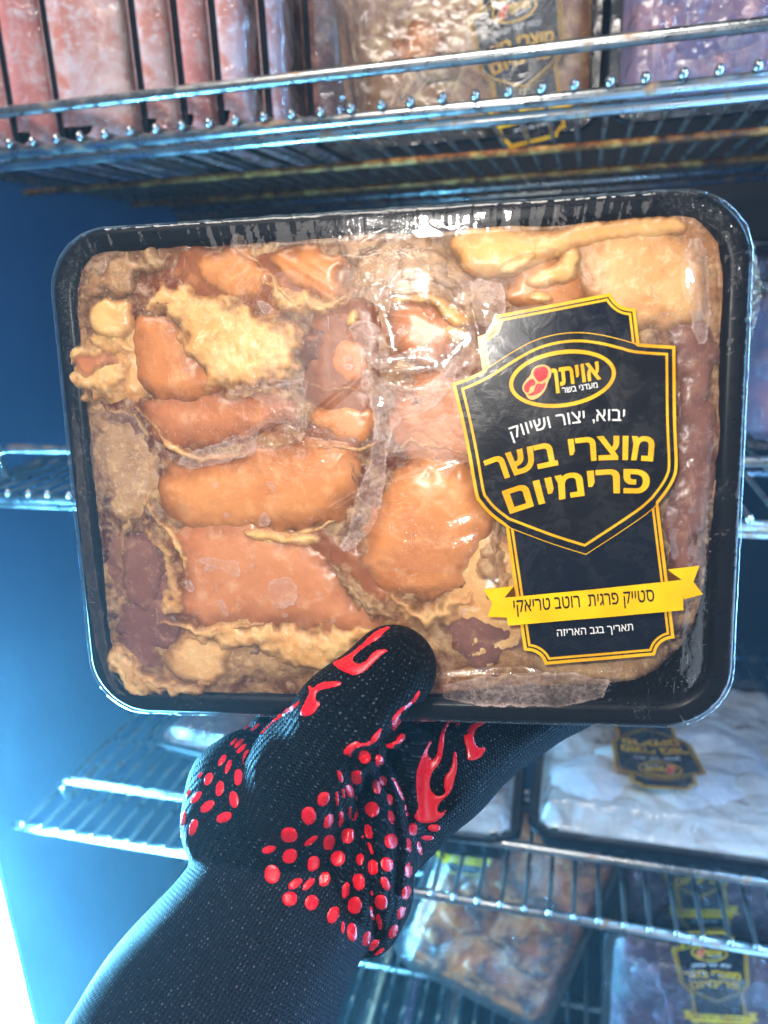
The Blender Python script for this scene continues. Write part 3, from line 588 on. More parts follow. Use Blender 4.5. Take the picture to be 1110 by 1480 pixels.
for a in [((1004, 330), (1008, 470), .0035, .0016), ((1005, 480), (995, 800), .003, .0010), ((965, 705), (1030, 640), .0008, .0014), ((955, 740), (1020, 690), .0007, .0012), ((985, 730), (1000, 790), .0007, .0010), ((960, 770), (1010, 740), .0006, .0009), ((455, 600), (530, 540), .0008, .0008), ((430, 770), (560, 690), .0009, .0008), ((300, 500), (420, 470), .0009, .0005), ((590, 425), (650, 500), .0016, .0014), ((655, 420), (610, 480), .0013, .0012), ((560, 455), (690, 470), .0012, .0010), ((570, 505), (680, 445), .0014, .0012), ((625, 400), (640, 530), .0012, .0010), ((680, 430), (700, 520), .0014, .0012), ((540, 430), (560, 520), .0016, .0012), ((560, 700), (700, 660), .0009, .0008), ((690, 745), (730, 800), .0007, .0009),
          ((505, 470), (560, 500), .0025, .0014), ((520, 540), (640, 530), .002, .0012), ((548, 560), (540, 690), .004, .0010), ((640, 560), (700, 500), .003, .0014),
          ((330, 575), (450, 548), .0012, .0006), ((250, 668), (370, 655), .0012, .0006), ((640, 770), (700, 745), .002, .001), ((640, 800), (700, 770), .0015, .001),
          ((660, 975), (720, 1040), .0012, .0008), ((690, 972), (760, 1042), .001, .0006), ((960, 800), (1000, 870), .0015, .0008), ((885, 965), (868, 1024), .0012, .0016)]:
    film = film + fold(*a)*(1-lw*.9)
# long facet where the film drops from the meat to the lower rim
fac = px([(625, 975), (690, 968), (890, 962), (872, 1026), (760, 1026), (615, 1018)]); fd = sdf_poly(fac, FX, FY); fwt = np.clip(fd/0.002+.5, 0, 1)
fx0, fy0 = tp(700, 968); fx1, fy1 = tp(700, 1026); tt = np.clip((FY-fy1)/(fy0-fy1), 0, 1)
film = film*(1-fwt) + fwt*(0.0004+0.0030*tt)
V = np.stack([FX.ravel(), FY.ravel(), film.ravel()], 1)
film = np.where(ld > -.002, np.minimum(film, LZ-.0012), film)
V = np.stack([FX.ravel(), FY.ravel(), film.ravel()], 1)
inm = sdf_poly(rrect(PW-.0182, PH-.0182, .0168), FX, FY) > 0
mesh('cling_film', V[inm.ravel()], grid_faces(inm)[:, ::-1], M['film'], pack)
def filmz(x, y):
    j = np.clip((x-FX[0, 0])/fs, 0, FX.shape[1]-1.001); i = np.clip((y-FY[0, 0])/fs, 0, FX.shape[0]-1.001)
    i0 = i.astype(int); j0 = j.astype(int); a = i-i0; b = j-j0
    return film[i0, j0]*(1-a)*(1-b)+film[i0, j0+1]*(1-a)*b+film[i0+1, j0]*a*(1-b)+film[i0+1, j0+1]*a*b
for ch in pack.children:                       # the film presses the pieces flat where it touches them
    if ch.name.split('.')[0] in ('chicken_piece', 'fat_lump', 'fat_seam', 'frozen_marinade'):
        me = ch.data; co = np.empty(len(me.vertices)*3, dtype=np.float32); me.vertices.foreach_get('co', co); co = co.reshape(-1, 3)
        lim = filmz(co[:, 0].astype(float), co[:, 1].astype(float))-.00045; k = .0009
        hq = np.clip(.5+.5*(lim-co[:, 2])/k, 0, 1); co[:, 2] = lim*(1-hq)+co[:, 2]*hq-k*hq*(1-hq)
        me.vertices.foreach_set('co', co.ravel()); me.update()
# film over the rim, wrapped round the lip
prof = [(0.0098, 0.00030), (0.0080, 0.00035), (0.0060, 0.00045), (0.0040, 0.00065), (0.0022, 0.00085), (0.0008, 0.00065), (-0.0003, -0.0001), (-0.0007, -0.0018), (-0.0006, -0.0040), (0.0006, -0.0056), (0.0040, -0.0066), (.0085, -.0090)]
n1, n2 = 60, 300
R = []; lip = []
base = rrect(PW, PH, 0.0235, n1, n2); nb = len(base); bs = np.array(base); ds = np.hypot(*(np.roll(bs, -1, 0)-bs).T); s_ = np.cumsum(ds)
pl = np.clip(vnoise(s_*420, s_*0, 4), 0, 1); pl2 = vnoise(s_*1500, s_*0, 9); pl3 = vnoise(s_*60, s_*0, 12)
for k, (ins, z) in enumerate(prof):
    rr_ = rrect(PW-2*ins, PH-2*ins, max(0.0235-ins*.75, .004), n1, n2)
    amp = 0.00042*min(1, k/3)
    ring = []
    for i, (x, y) in enumerate(rr_):
        q = (pl[i]**2*1.0 + pl2[i]*.35)*amp*(0.35+pl3[i]); q2 = q*(1.0 if k >= 5 else 0.15)
        nx, ny = (bs[i][0]/abs(PW/2), bs[i][1]/abs(PH/2)); L = math.hypot(nx, ny)
        ring.append((x+nx/L*q2, y+ny/L*q2, z + (q if k < 6 else 0)))
    R.append(ring); lip += [max(0, 1-abs(k-6.6)/1.6)]*nb
loft('film_edge', R, M['film_edge'], pack, cap_last=False, attrs={'lip': lip})
# torn ruffle of film standing out at the right edge
rv = []; rf = []
for i in range(60):
    t = i/59.; y0 = tp(1082, 350+155*t)[1]; out = math.sin(math.pi*t)**.7*(.0026+.0012*vnoise(np.array(t*9.), np.array(0.), 3))
    for k in range(4): rv.append((PW/2+out*k/3, y0, -.001+.0008*math.sin(k*2+i*.9)))
for i in range(59):
    for k in range(3): rf.append((i*4+k, i*4+k+1, (i+1)*4+k+1, (i+1)*4+k))
mesh('film_ruffle', rv, rf, M['film_edge'], pack, attrs={'lip': [1.0]*len(rv)})

# pale pockets of trapped air and frost under the film, plus two painted highlights
def pocket(P, al=1.0, R=.003, warp=.0010, off=-.00022, lab=None):
    P = np.asarray(chaikin(P, 1)); lo = P.min(0)-.002; hi = P.max(0)+.002; sp = .0005
    X, Y = np.meshgrid(np.arange(lo[0], hi[0], sp), np.arange(lo[1], hi[1], sp)); pocket.n += 1; sd = pocket.n*13
    d = sdf_poly(P, X+(fbm(X*400, Y*400, sd, 3)-.5)*2*warp, Y+(fbm(X*400+9, Y*400, sd+3, 3)-.5)*2*warp)
    m = d > -0.0003
    o = mesh('frost_glare_patch', np.stack([X[m], Y[m], filmz(X[m], Y[m])+off], 1), grid_faces(m)[:, ::-1], M['frost'], pack, attrs={'ed': np.clip(d[m]/(R*3), 0, 1), 'al': np.full(int(m.sum()), al)})
    if lab: o['label'] = lab
pocket.n = 0
pocket(px([(518, 545), (530, 532), (560, 552), (600, 562), (640, 540), (655, 520), (665, 540), (640, 580), (605, 602), (575, 610), (562, 640), (558, 700), (550, 728), (545, 752), (528, 778), (500, 800), (490, 790), (503, 770), (513, 720), (530, 680), (541, 640), (541, 600), (530, 570)]), .95, lab='long pale crease of frost down the middle of the film')
pocket(px([(500, 470), (530, 462), (548, 470), (560, 500), (566, 530), (545, 540), (530, 520), (515, 500)]), .9)
pocket(px([(570, 512), (610, 500), (650, 470), (690, 470), (690, 520), (670, 560), (650, 560), (630, 530), (600, 545), (575, 535)]), .7)
pocket(px([(676, 412), (688, 402), (715, 408), (730, 412), (733, 448), (716, 472), (695, 476), (684, 445)]), .9)
pocket(px([(485, 335), (560, 332), (600, 345), (640, 370), (672, 405), (688, 440), (650, 448), (600, 430), (560, 432), (520, 425), (500, 440), (480, 425), (500, 385)]), .35)
pocket(c3([(600, 655), (640, 610), (720, 595), (800, 600), (868, 588), (845, 660), (850, 775), (740, 725), (690, 770), (697, 840), (640, 850), (480, 885), (430, 850), (560, 800), (660, 760), (720, 720), (700, 650)]), .5)
pocket(c3([(430, 850), (560, 800), (690, 765), (697, 838), (560, 870), (470, 890)]), .7)
pocket(c4([(508, 345), (540, 338), (600, 348), (638, 350), (648, 395), (630, 412), (580, 380), (520, 370)]), .9)
pocket(c4([(725, 450), (740, 410), (790, 400), (825, 430), (830, 480), (790, 508), (745, 505)]), .8)
pocket(c4([(700, 215), (715, 195), (740, 205), (740, 240), (715, 252), (698, 238)]), .8)
pocket(c4([(722, 100), (740, 95), (760, 120), (755, 142), (735, 130)]), .8)
pocket(c4([(545, 100), (570, 98), (580, 120), (560, 125)]), .6)
pocket(c4([(818, 0), (835, -8), (857, 5), (855, 28), (835, 35), (820, 20)]), .5)
pocket(c4([(560, 475), (585, 470), (600, 500), (610, 530), (590, 530), (570, 500)]), .8)
pocket(c4([(460, 410), (490, 415), (500, 455), (470, 450)]), .8)
pocket(c3([(690, 340), (720, 345), (750, 370), (740, 388), (710, 385), (700, 365)]), .8)
pocket(c5([(290, 370), (310, 355), (330, 400), (320, 500), (290, 515), (278, 470)]), .8)
pocket(c5([(400, 290), (440, 260), (520, 270), (560, 330), (590, 400), (520, 420), (440, 380), (410, 330)]), .3)
pocket(c8([(690, 30), (790, 60), (760, 130), (735, 175), (715, 170), (705, 110), (640, 70)]), .6)
pocket(px([(560, 600), (600, 612), (660, 590), (690, 640), (700, 690), (660, 655), (600, 650), (562, 655)]), .5)
pocket(c8([(280, 500), (340, 515), (440, 510), (460, 540), (500, 470), (560, 480), (610, 490), (730, 400), (800, 440), (850, 560), (800, 650), (600, 620), (400, 620), (290, 600)]), .12)
pocket(px([(130, 600), (160, 590), (200, 600), (218, 640), (220, 700), (190, 740), (150, 740), (130, 690)]), .35)
pocket(px([(100, 560), (115, 620), (130, 760), (150, 900), (165, 990), (190, 1010), (160, 1000), (135, 930), (115, 780)]), .18)
pocket(px([(335, 335), (360, 345), (350, 365), (372, 372), (352, 392), (340, 372), (330, 360)]), .35)
pocket(px([(640, 975), (885, 965), (868, 1022), (640, 1020)]), .95, lab='painted pale highlight on the film facet above the lower rim')  # pale patch paints the highlight on the film facet
pocket(px([(985, 345), (1020, 345), (1026, 450), (1022, 500), (1000, 500), (992, 430)]), .8)  # painted highlight band along the film fold at the right
pocket(px([(880, 470), (930, 455), (985, 450), (980, 495), (930, 498), (925, 475)]), .25)
rp = random.Random(5)
for k in range(26):
    x, y = rp.uniform(230, 690), rp.uniform(400, 900); r = rp.uniform(3, 7)
    pocket(px([(x+r*1.2*math.cos(a)*rp.uniform(.7, 1.2), y+r*math.sin(a)*rp.uniform(.7, 1.2)) for a in [i*math.pi/4 for i in range(8)]]), rp.uniform(.5, .9), R=.002, warp=.0003)

# ------------------------------------------------------------------ printed label
def offs(P, d):                                # move every vertex inwards by d (number or list), polygon in picture orientation
    n = len(P); A = sum(P[i][0]*P[(i+1) % n][1]-P[(i+1) % n][0]*P[i][1] for i in range(n)); s = 1 if A > 0 else -1
    Q = []
    for i in range(n):
        a, b, c = np.array(P[i-1]), np.array(P[i]), np.array(P[(i+1) % n])
        e1 = b-a; e2 = c-b; e1 = e1/np.linalg.norm(e1); e2 = e2/np.linalg.norm(e2)
        n1 = np.array([-e1[1], e1[0]])*s; n2 = np.array([-e2[1], e2[0]])*s; m = n1+n2; m = m/max(m @ m, 0.35)*2
        dd = d[i] if isinstance(d, (list, tuple)) else d
        q = b+m*dd*1.0*(1.0); Q.append((float(q[0]), float(q[1])))
    return Q
def crv(P, closed_round=0):                    # Catmull-Rom densify of an open run
    Q = []
    for i in range(len(P)-1):
        p0 = P[max(i-1, 0)]; p1 = P[i]; p2 = P[i+1]; p3 = P[min(i+2, len(P)-1)]
        for k in range(5):
            t = k/5.; Q.append(tuple(0.5*((2*p1[j])+(-p0[j]+p2[j])*t+(2*p0[j]-5*p1[j]+4*p2[j]-p3[j])*t*t+(-p0[j]+3*p1[j]-3*p2[j]+p3[j])*t**3) for j in (0, 1)))
    return Q+[P[-1]]
plate = [(717.8, 455)] + [(882.6, 423.4)] + crv([(882.6, 423.4), (887, 432), (896, 440.5), (906, 444.6), (918.3, 445.4)])[1:] + [(975, 922.5)] + crv([(975, 922.5), (962, 925.5), (951.5, 934.5), (946.7, 947.5)])[1:] + [(788, 961.5)] + crv([(788, 961.5), (782, 950), (771, 942.5), (757.4, 940.3)])[1:] + [(690.3, 487)] + crv([(690.3, 487), (702, 482), (712.5, 473), (717.8, 455)])[1:-1]
sh_top = crv([(653.5, 554), (680, 544), (704.9, 531), (737.3, 510.3), (769.7, 492.8), (802.2, 483.2), (834.6, 480.1), (867, 483.2), (899.5, 490.8), (922.2, 496.3), (975.9, 500)])
shield = sh_top + crv([(975.9, 500), (976.3, 560), (977.3, 620), (979.2, 672), (975, 692), (965, 710), (951.3, 728)])[1:] + crv([(951.3, 728), (925, 750), (846.8, 801.6)])[1:] + crv([(846.8, 801.6), (794.5, 785), (729.2, 760.5)])[1:] + crv([(729.2, 760.5), (708, 744), (694, 728), (686.6, 713.3), (676, 654), (665.4, 603.2), (653.5, 554)])[1:-1]
def inside_poly(p, P): return sdf_poly(P, np.array([p[0]]), np.array([p[1]]))[0]
lay = [0]
def labz(x, y):                                # the label follows the slack film: gentle waves
    x = np.asarray(x, float); y = np.asarray(y, float)
    return (fbm(x*30+3, y*22, 91, 2)-.5)*.0016 + (fbm(x*95, y*80, 95, 2)-.5)*.00028
def plane_part(name, P, m, parent, z, thick=0.0):
    P = [p for i, p in enumerate(P) if math.hypot(p[0]-P[i-1][0], p[1]-P[i-1][1]) > .15]; Q = []
    for i in range(len(P)):
        a, b = P[i], P[(i+1) % len(P)]; n = max(1, int(math.hypot(b[0]-a[0], b[1]-a[1])/9))
        Q += [(a[0]+(b[0]-a[0])*k/n, a[1]+(b[1]-a[1])*k/n) for k in range(n)]
    lo_ = np.min(Q, 0); hi_ = np.max(Q, 0); gx_, gy_ = np.meshgrid(np.arange(lo_[0], hi_[0], 8), np.arange(lo_[1], hi_[1], 8)); d = sdf_poly(Q, gx_, gy_); ins = d > 3
    r = delaunay_2d_cdt([Vector(q) for q in Q]+[Vector((float(x), float(y))) for x, y in zip(gx_[ins], gy_[ins])], [], [list(range(len(Q)))], 1, 1e-4)
    xy = [tp(v.x, v.y, LZ) for v in r[0]]; dz = labz([p[0] for p in xy], [p[1] for p in xy])
    return mesh(name, [(p[0], p[1], z+float(q)) for p, q in zip(xy, dz)], [tuple(f) for f in r[2]], m, parent)
E_ = 0.00008
def up(o):                                     # make the printed face look towards the eye
    for p in o.data.polygons:
        if p.normal.z < 0: p.flip()
    return o
label = up(plane_part('label', plate, M['gold'], pack, LZ)); label['label'] = 'black and gold printed label with a shield and a yellow ribbon'
def lp(name, P, m, k): return up(plane_part(name, P, M[m], label, LZ+E_*k))
lp('label_panel', offs(plate, 4.8), 'lab_black', 1); lp('label_border', offs(plate, 7.0), 'gold', 2); lp('label_panel', offs(plate, 10.6), 'lab_navy', 3)
lp('shield', shield, 'gold', 5)
dl = [1.3 if inside_poly(p, plate) > 3 else 4.6 for p in shield]
lp('shield_panel', offs(shield, dl), 'lab_black', 6)
lp('shield_border', offs(shield, 10.8), 'gold', 7); lp('shield_panel', offs(shield, 14.6), 'lab_black', 8)
def ell(cx, cy, a, b, ang, n=72):
    c, s = math.cos(math.radians(ang)), math.sin(math.radians(ang))
    return [(cx+a*math.cos(t)*c-b*math.sin(t)*s, cy+a*math.cos(t)*s+b*math.sin(t)*c) for t in [2*math.pi*i/n for i in range(n)]]
lp('logo_ring', ell(812.8, 547.3, 77.5, 41.0, -8.3), 'gold', 9); lp('logo_panel', ell(812.8, 547.3, 71.8, 35.2, -8.3), 'lab_black', 10)
cA = lambda P: [(720+x/5.842, 490+y/5.842) for x, y in P]
cB = lambda P: [(690+x/3.8276, 590+y/3.8276) for x, y in P]
cC = lambda P: [(690+x/3.2647, 800+y/3.2647) for x, y in P]
lp('steak_picture', chaikin(cA([(300, 240), (350, 216), (412, 220), (447, 258), (447, 312), (422, 352), (407, 402), (382, 452), (340, 492), (290, 517), (250, 502), (232, 465), (204, 432), (203, 390), (235, 345), (270, 310), (282, 270)]), 1), 'steak_fat', 11)
for P in ([(312, 247), (360, 232), (403, 237), (422, 265), (418, 308), (395, 343), (350, 366), (328, 350), (307, 322), (294, 300), (297, 270)],
          [(285, 332), (305, 345), (318, 375), (300, 393), (275, 398), (262, 420), (258, 450), (235, 453), (215, 425), (222, 387), (250, 352)],
          [(332, 372), (360, 380), (400, 362), (393, 402), (368, 440), (330, 463), (290, 478), (252, 474), (247, 464), (275, 460), (302, 440), (308, 405)]):
    lp('steak_picture', chaikin(cA(P), 1), 'steak_red', 12)
# ribbon
lp('ribbon', cC([(28, 168), (172, 150), (152, 200), (140, 298), (48, 294), (70, 232)]), 'ribbon', 13)
lp('ribbon', cC([(895, 72), (1044, 54), (1015, 130), (1060, 188), (970, 212), (950, 120)]), 'ribbon', 13)
lp('ribbon_fold', cC([(172, 150), (178, 202), (125, 207)]), 'ribbon_dark', 14); lp('ribbon_fold', cC([(893, 74), (962, 121), (900, 128)]), 'ribbon_dark', 14)
lp('ribbon', cC([(125, 205), (540, 166), (960, 120), (965, 190), (968, 262), (540, 302), (145, 336), (133, 270)]), 'ribbon', 15)

HREF = None
def text_mesh(body, bold, shear=0.0):
    """outlines of the built-in font, filled by winding number so that overlapping strokes stay solid"""
    c = bpy.data.curves.new('lettering', 'FONT'); c.body = body; c.shear = shear
    o = bpy.data.objects.new('lettering_tmp', c); C.objects.link(o); bpy.context.view_layer.update()
    cu = o.to_curve(bpy.context.evaluated_depsgraph_get()); loops = []
    for sp in cu.splines:
        bp = sp.bezier_points; n = len(bp); P = []
        for i in range(n):
            p0, p1, p2, p3 = bp[i].co, bp[i].handle_right, bp[(i+1) % n].handle_left, bp[(i+1) % n].co
            straight = (p1-p0).cross(p3-p0).length < 1e-5 and (p2-p0).cross(p3-p0).length < 1e-5
            for k in range(1 if straight else 5):
                t = k/5.; q = p0*(1-t)**3+p1*3*t*(1-t)**2+p2*3*t*t*(1-t)+p3*t**3; P.append((q.x, q.y))
        Q = [P[i] for i in range(len(P)) if math.hypot(P[i][0]-P[i-1][0], P[i][1]-P[i-1][1]) > 1e-4]
        if len(Q) > 2: loops.append(Q)
    o.to_curve_clear(); bpy.data.objects.remove(o)
    if bold:
        A = [sum(L[i][0]*L[(i+1) % len(L)][1]-L[(i+1) % len(L)][0]*L[i][1] for i in range(len(L))) for L in loops]
        main = 1 if sum(A) > 0 else -1; out = []
        for L, ar in zip(loops, A):
            d = -bold if (ar > 0) == (main > 0) else bold
            out.append(offs(L, d))
        loops = out
    pts = []; edges = []
    for L in loops:
        n0 = len(pts); pts += [Vector(p) for p in L]; edges += [(n0+i, n0+(i+1) % len(L)) for i in range(len(L))]
    r = delaunay_2d_cdt(pts, edges, [], 0, 1e-5); vs = [(v.x, v.y) for v in r[0]]; tri = np.array(r[2]); co = np.array(vs); cen = co[tri].mean(1)
    wn = np.zeros(len(cen))
    for L in loops:
        L = np.array(L); Ln = np.roll(L, -1, 0)
        for (x0, y0), (x1, y1) in zip(L, Ln):
            if y0 == y1: continue
            xi = x0+(cen[:, 1]-y0)*(x1-x0)/(y1-y0); up_ = (y0 <= cen[:, 1]) & (y1 > cen[:, 1]); dn = (y1 <= cen[:, 1]) & (y0 > cen[:, 1])
            wn += (up_ & (xi > cen[:, 0])).astype(float)-(dn & (xi > cen[:, 0])).astype(float)
    tri = tri[np.abs(wn) > .5]; me = bpy.data.meshes.new('lettering'); me.from_pydata([(x, y, 0) for x, y in vs], [], [tuple(int(i) for i in t) for t in tri])
    return me
def lettering(s, base, h, m, bold, k, spread=1.0, shear=0.0):
    """s is written right to left; base = three picture points of its baseline, h = letter height in picture pixels"""
    global HREF
    if HREF is None:
        r = text_mesh('\u05DD', 0); ys = [v.co.y for v in r.vertices]; HREF = max(ys)
    me = text_mesh(s[::-1], bold, shear); xs = [v.co.x for v in me.vertices]; x0, x1 = min(xs), max(xs)
    P0, Pm, P2 = [np.array(p, float) for p in base]; P1 = 2*Pm-.5*(P0+P2)
    tt = np.linspace(0, 1, 60); pts = np.array([(1-t)**2*P0+2*t*(1-t)*P1+t*t*P2 for t in tt]); ln = np.r_[0, np.cumsum(np.hypot(*np.diff(pts, axis=0).T))]
    for v in me.vertices:
        t = float(np.interp((v.co.x-x0)/(x1-x0)*ln[-1], ln, tt)); p = (1-t)**2*P0+2*t*(1-t)*P1+t*t*P2
        d = 2*(1-t)*(P1-P0)+2*t*(P2-P1); d = d/np.linalg.norm(d); nrm = np.array([d[1], -d[0]])
        q = p+nrm*(v.co.y/HREF*h); xy = tp(q[0], q[1], LZ); v.co = (xy[0], xy[1], LZ+E_*k+float(labz(xy[0], xy[1])))
    me.materials.clear(); me.materials.append(M[m]); me.update()
    return up(linkto(bpy.data.objects.new('lettering', me), label))
lettering('מוצרי בשר', cB([(78, 410), (515, 297), (968, 288)]), 32.0, 'gold', 0.026, 13)
lettering('פרימיום', cB([(178, 578), (560, 480), (945, 468)]), 32.0, 'gold', 0.026, 13)
lettering('יבוא, יצור ושיווק', cB([(192, 168), (505, 88), (812, 70)]), 16.5, 'white_ink', 0.003, 13)
lettering('סטייק פרגית  רוטב טריאקי', cC([(172, 272), (500, 246), (832, 218)]), 16.5, 'black_ink', 0.010, 17)
lettering('תאריך בגב האריזה', cC([(376, 388), (555, 374), (733, 358)]), 9.6, 'white_ink', 0.003, 13)
lettering('אויתן', cA([(466, 398), (670, 366), (868, 332)]), 24.0, 'gold', 0.028, 13, shear=0.05)
lettering('מעדני בשר', cA([(540, 456), (690, 434), (840, 408)]), 7.6, 'white_ink', 0.010, 13)

# ------------------------------------------------------------------ the gloved hand
import openvdb
def cpt(x, y, d): return np.array([(x-CX)/FPX*d, (y-CY)/FPX*d, d])
def RC(p, q):                                  # rounded cone between two (x, y, depth, radius in px)
    a = cpt(*p[:3]); b = cpt(*q[:3]); return (a, b, p[3]*p[2]/FPX, q[3]*q[2]/FPX)
thumb = [RC((568, 966, .2745, 63), (505, 1040, .272, 76)), RC((505, 1040, .272, 76), (440, 1120, .285, 84)), RC((440, 1120, .285, 84), (400, 1200, .300, 98))]
body = [RC((400, 1060, .335, 38), (352, 1140, .318, 74)), RC((352, 1140, .318, 74), (345, 1190, .310, 80)), RC((360, 1170, .305, 84), (430, 1225, .305, 98)),
        RC((430, 1225, .300, 98), (490, 1270, .300, 78)), RC((520, 1135, .308, 44), (508, 1250, .297, 80)), RC((545, 1130, .318, 46), (540, 1290, .306, 58)), RC((508, 1250, .297, 80), (535, 1345, .300, 34)),
        RC((570, 1090, .330, 52), (560, 1220, .325, 52))]
index = [RC((560, 1210, .335, 62), (640, 1112, .343, 72)), RC((640, 1112, .343, 72), (745, 1030, .352, 62)), RC((745, 1030, .352, 62), (850, 985, .352, 56))]
mid_ = [RC((545, 1180, .350, 50), (640, 1010, .362, 50)), RC((640, 1010, .362, 50), (760, 900, .364, 46)), RC((520, 1160, .350, 50), (590, 960, .364, 48)), RC((590, 960, .364, 48), (665, 830, .364, 44)),
        RC((480, 1140, .350, 48), (520, 960, .364, 44)), RC((520, 960, .364, 44), (560, 850, .364, 40))]
cuff = [RC((408, 1300, .300, 136), (300, 1480, .283, 166)), RC((300, 1480, .283, 166), (170, 1700, .255, 190))]
NVX = 0.00125
allp = thumb+body+index+mid_+cuff
lo = np.min([np.minimum(a-ra, b-rb) for a, b, ra, rb in allp], 0)-.004; hi = np.max([np.maximum(a+ra, b+rb) for a, b, ra, rb in allp], 0)+.004
gx, gy, gz = [np.arange(lo[i], hi[i], NVX, dtype=np.float32) for i in range(3)]
GX, GY, GZ = np.meshgrid(gx, gy, gz, indexing='ij')
def rc_sdf(pr, X, Y, Z):
    a, b, ra, rb = pr; ba = (b-a).astype(np.float32); L = float(ba @ ba)
    t = np.clip(((X-a[0])*ba[0]+(Y-a[1])*ba[1]+(Z-a[2])*ba[2])/L, 0, 1)
    return np.sqrt((X-a[0]-t*ba[0])**2+(Y-a[1]-t*ba[1])**2+(Z-a[2]-t*ba[2])**2)-(ra+(rb-ra)*t)
def smin(a, b, k):
    h = np.clip(.5+.5*(b-a)/k, 0, 1); return b*(1-h)+a*h-k*h*(1-h)
def chain(ps, X, Y, Z, k):
    d = None
    for p in ps: e = rc_sdf(p, X, Y, Z).astype(np.float32); d = e if d is None else smin(d, e, k)
    return d
def hand_sdf(X, Y, Z):
    h = smin(chain(thumb, X, Y, Z, .006), chain(body, X, Y, Z, .008), .006)
    f = chain(index, X, Y, Z, .006); f = smin(f, chain(mid_[:2], X, Y, Z, .004), .0025); f = smin(f, chain(mid_[2:4], X, Y, Z, .004), .0025); f = smin(f, chain(mid_[4:], X, Y, Z, .004), .0025)
    h = smin(h, f, .0035)
    PXx = X/Z*FPX+CX; PYy = Y/Z*FPX+CY
    def groove(P, wd, dep, zmax=1.):
        nonlocal h
        d = np.full(X.shape, 1e9, np.float32)
        for (ax_, ay_), (bx_, by_) in zip(P[:-1], P[1:]):
            ex, ey = bx_-ax_, by_-ay_; t = np.clip(((PXx-ax_)*ex+(PYy-ay_)*ey)/(ex*ex+ey*ey), 0, 1); d = np.minimum(d, np.hypot(PXx-ax_-t*ex, PYy-ay_-t*ey))
        h = h + dep*np.exp(-(d/wd)**2)*(Z < zmax)
    groove([(506, 1110), (516, 1160), (520, 1215), (513, 1262), (505, 1300), (497, 1345)], 6, .0040, .31)
    groove([(530, 1120), (527, 1180), (536, 1240), (541, 1310), (545, 1350)], 6, .0042, .32)
    groove([(550, 1110), (566, 1160), (576, 1220), (572, 1290)], 6, .0035, .33)
    groove([(478, 1165), (488, 1205), (468, 1262), (440, 1296)], 7, .0022, .31)
    groove([(497, 1150), (500, 1190), (484, 1230)], 5, .0022, .31)
    groove([(600, 1022), (575, 1052), (545, 1080), (510, 1100)], 9, .0040, .335)
    groove([(560, 1085), (580, 1130), (592, 1185)], 8, .0035, .34)
    groove([(360, 1060), (345, 1100), (352, 1150), (362, 1200), (400, 1235)], 13, .0022, .33)
    c = chain(cuff, X, Y, Z, .01)
    c = c + .0007*np.sin((PXx*.8+PYy*.6)*.055)*np.exp(-((PYy-1330)/70.)**2)
    h = smin(h, c, .0022)
    return h
D = hand_sdf(GX, GY, GZ)
g_ = openvdb.FloatGrid(); g_.copyFromArray(D.astype(np.float32)); 
pts_, quads_ = g_.convertToQuads(isovalue=0.0) if hasattr(g_, 'convertToQuads') else g_.convertToPolygons(isovalue=0.0)[:2]
P3 = lo + np.asarray(pts_)*NVX
del D, GX, GY, GZ
def knit_uv(P, A0, A1, Rm):
    d = (A1-A0)/np.linalg.norm(A1-A0); r = P-A0; v = r @ d; q = r-np.outer(v, d)
    f = np.array([0, 0, -1.]); f = f-d*(f @ d); f /= np.linalg.norm(f); s = np.cross(d, f)
    return np.arctan2(q @ s, q @ f)*Rm, v
TA = (cpt(400, 1200, .300), cpt(560, 975, .2745)); IA = (cpt(560, 1210, .335), cpt(850, 985, .352)); CA = (cpt(170, 1700, .255), cpt(408, 1300, .300))
dt = np.min([rc_sdf(p, *P3.T) for p in thumb+body], 0); di = np.min([rc_sdf(p, *P3.T) for p in index+mid_], 0); dc = np.min([rc_sdf(p, *P3.T) for p in cuff], 0)
ku, kv = knit_uv(P3, *TA, .022); u2, v2 = knit_uv(P3, *IA, .018); u3, v3 = knit_uv(P3, *CA, .042)
fi = di < dt-.0005; cf = dc < np.minimum(dt, di)-.0003
ku = np.where(fi, u2+.5, ku); kv = np.where(fi, v2+.3, kv); ku = np.where(cf, u3+.9, ku); kv = np.where(cf, v3+.7, kv)
PW3 = np.array([tuple(c2w(p)+EYE) for p in P3])
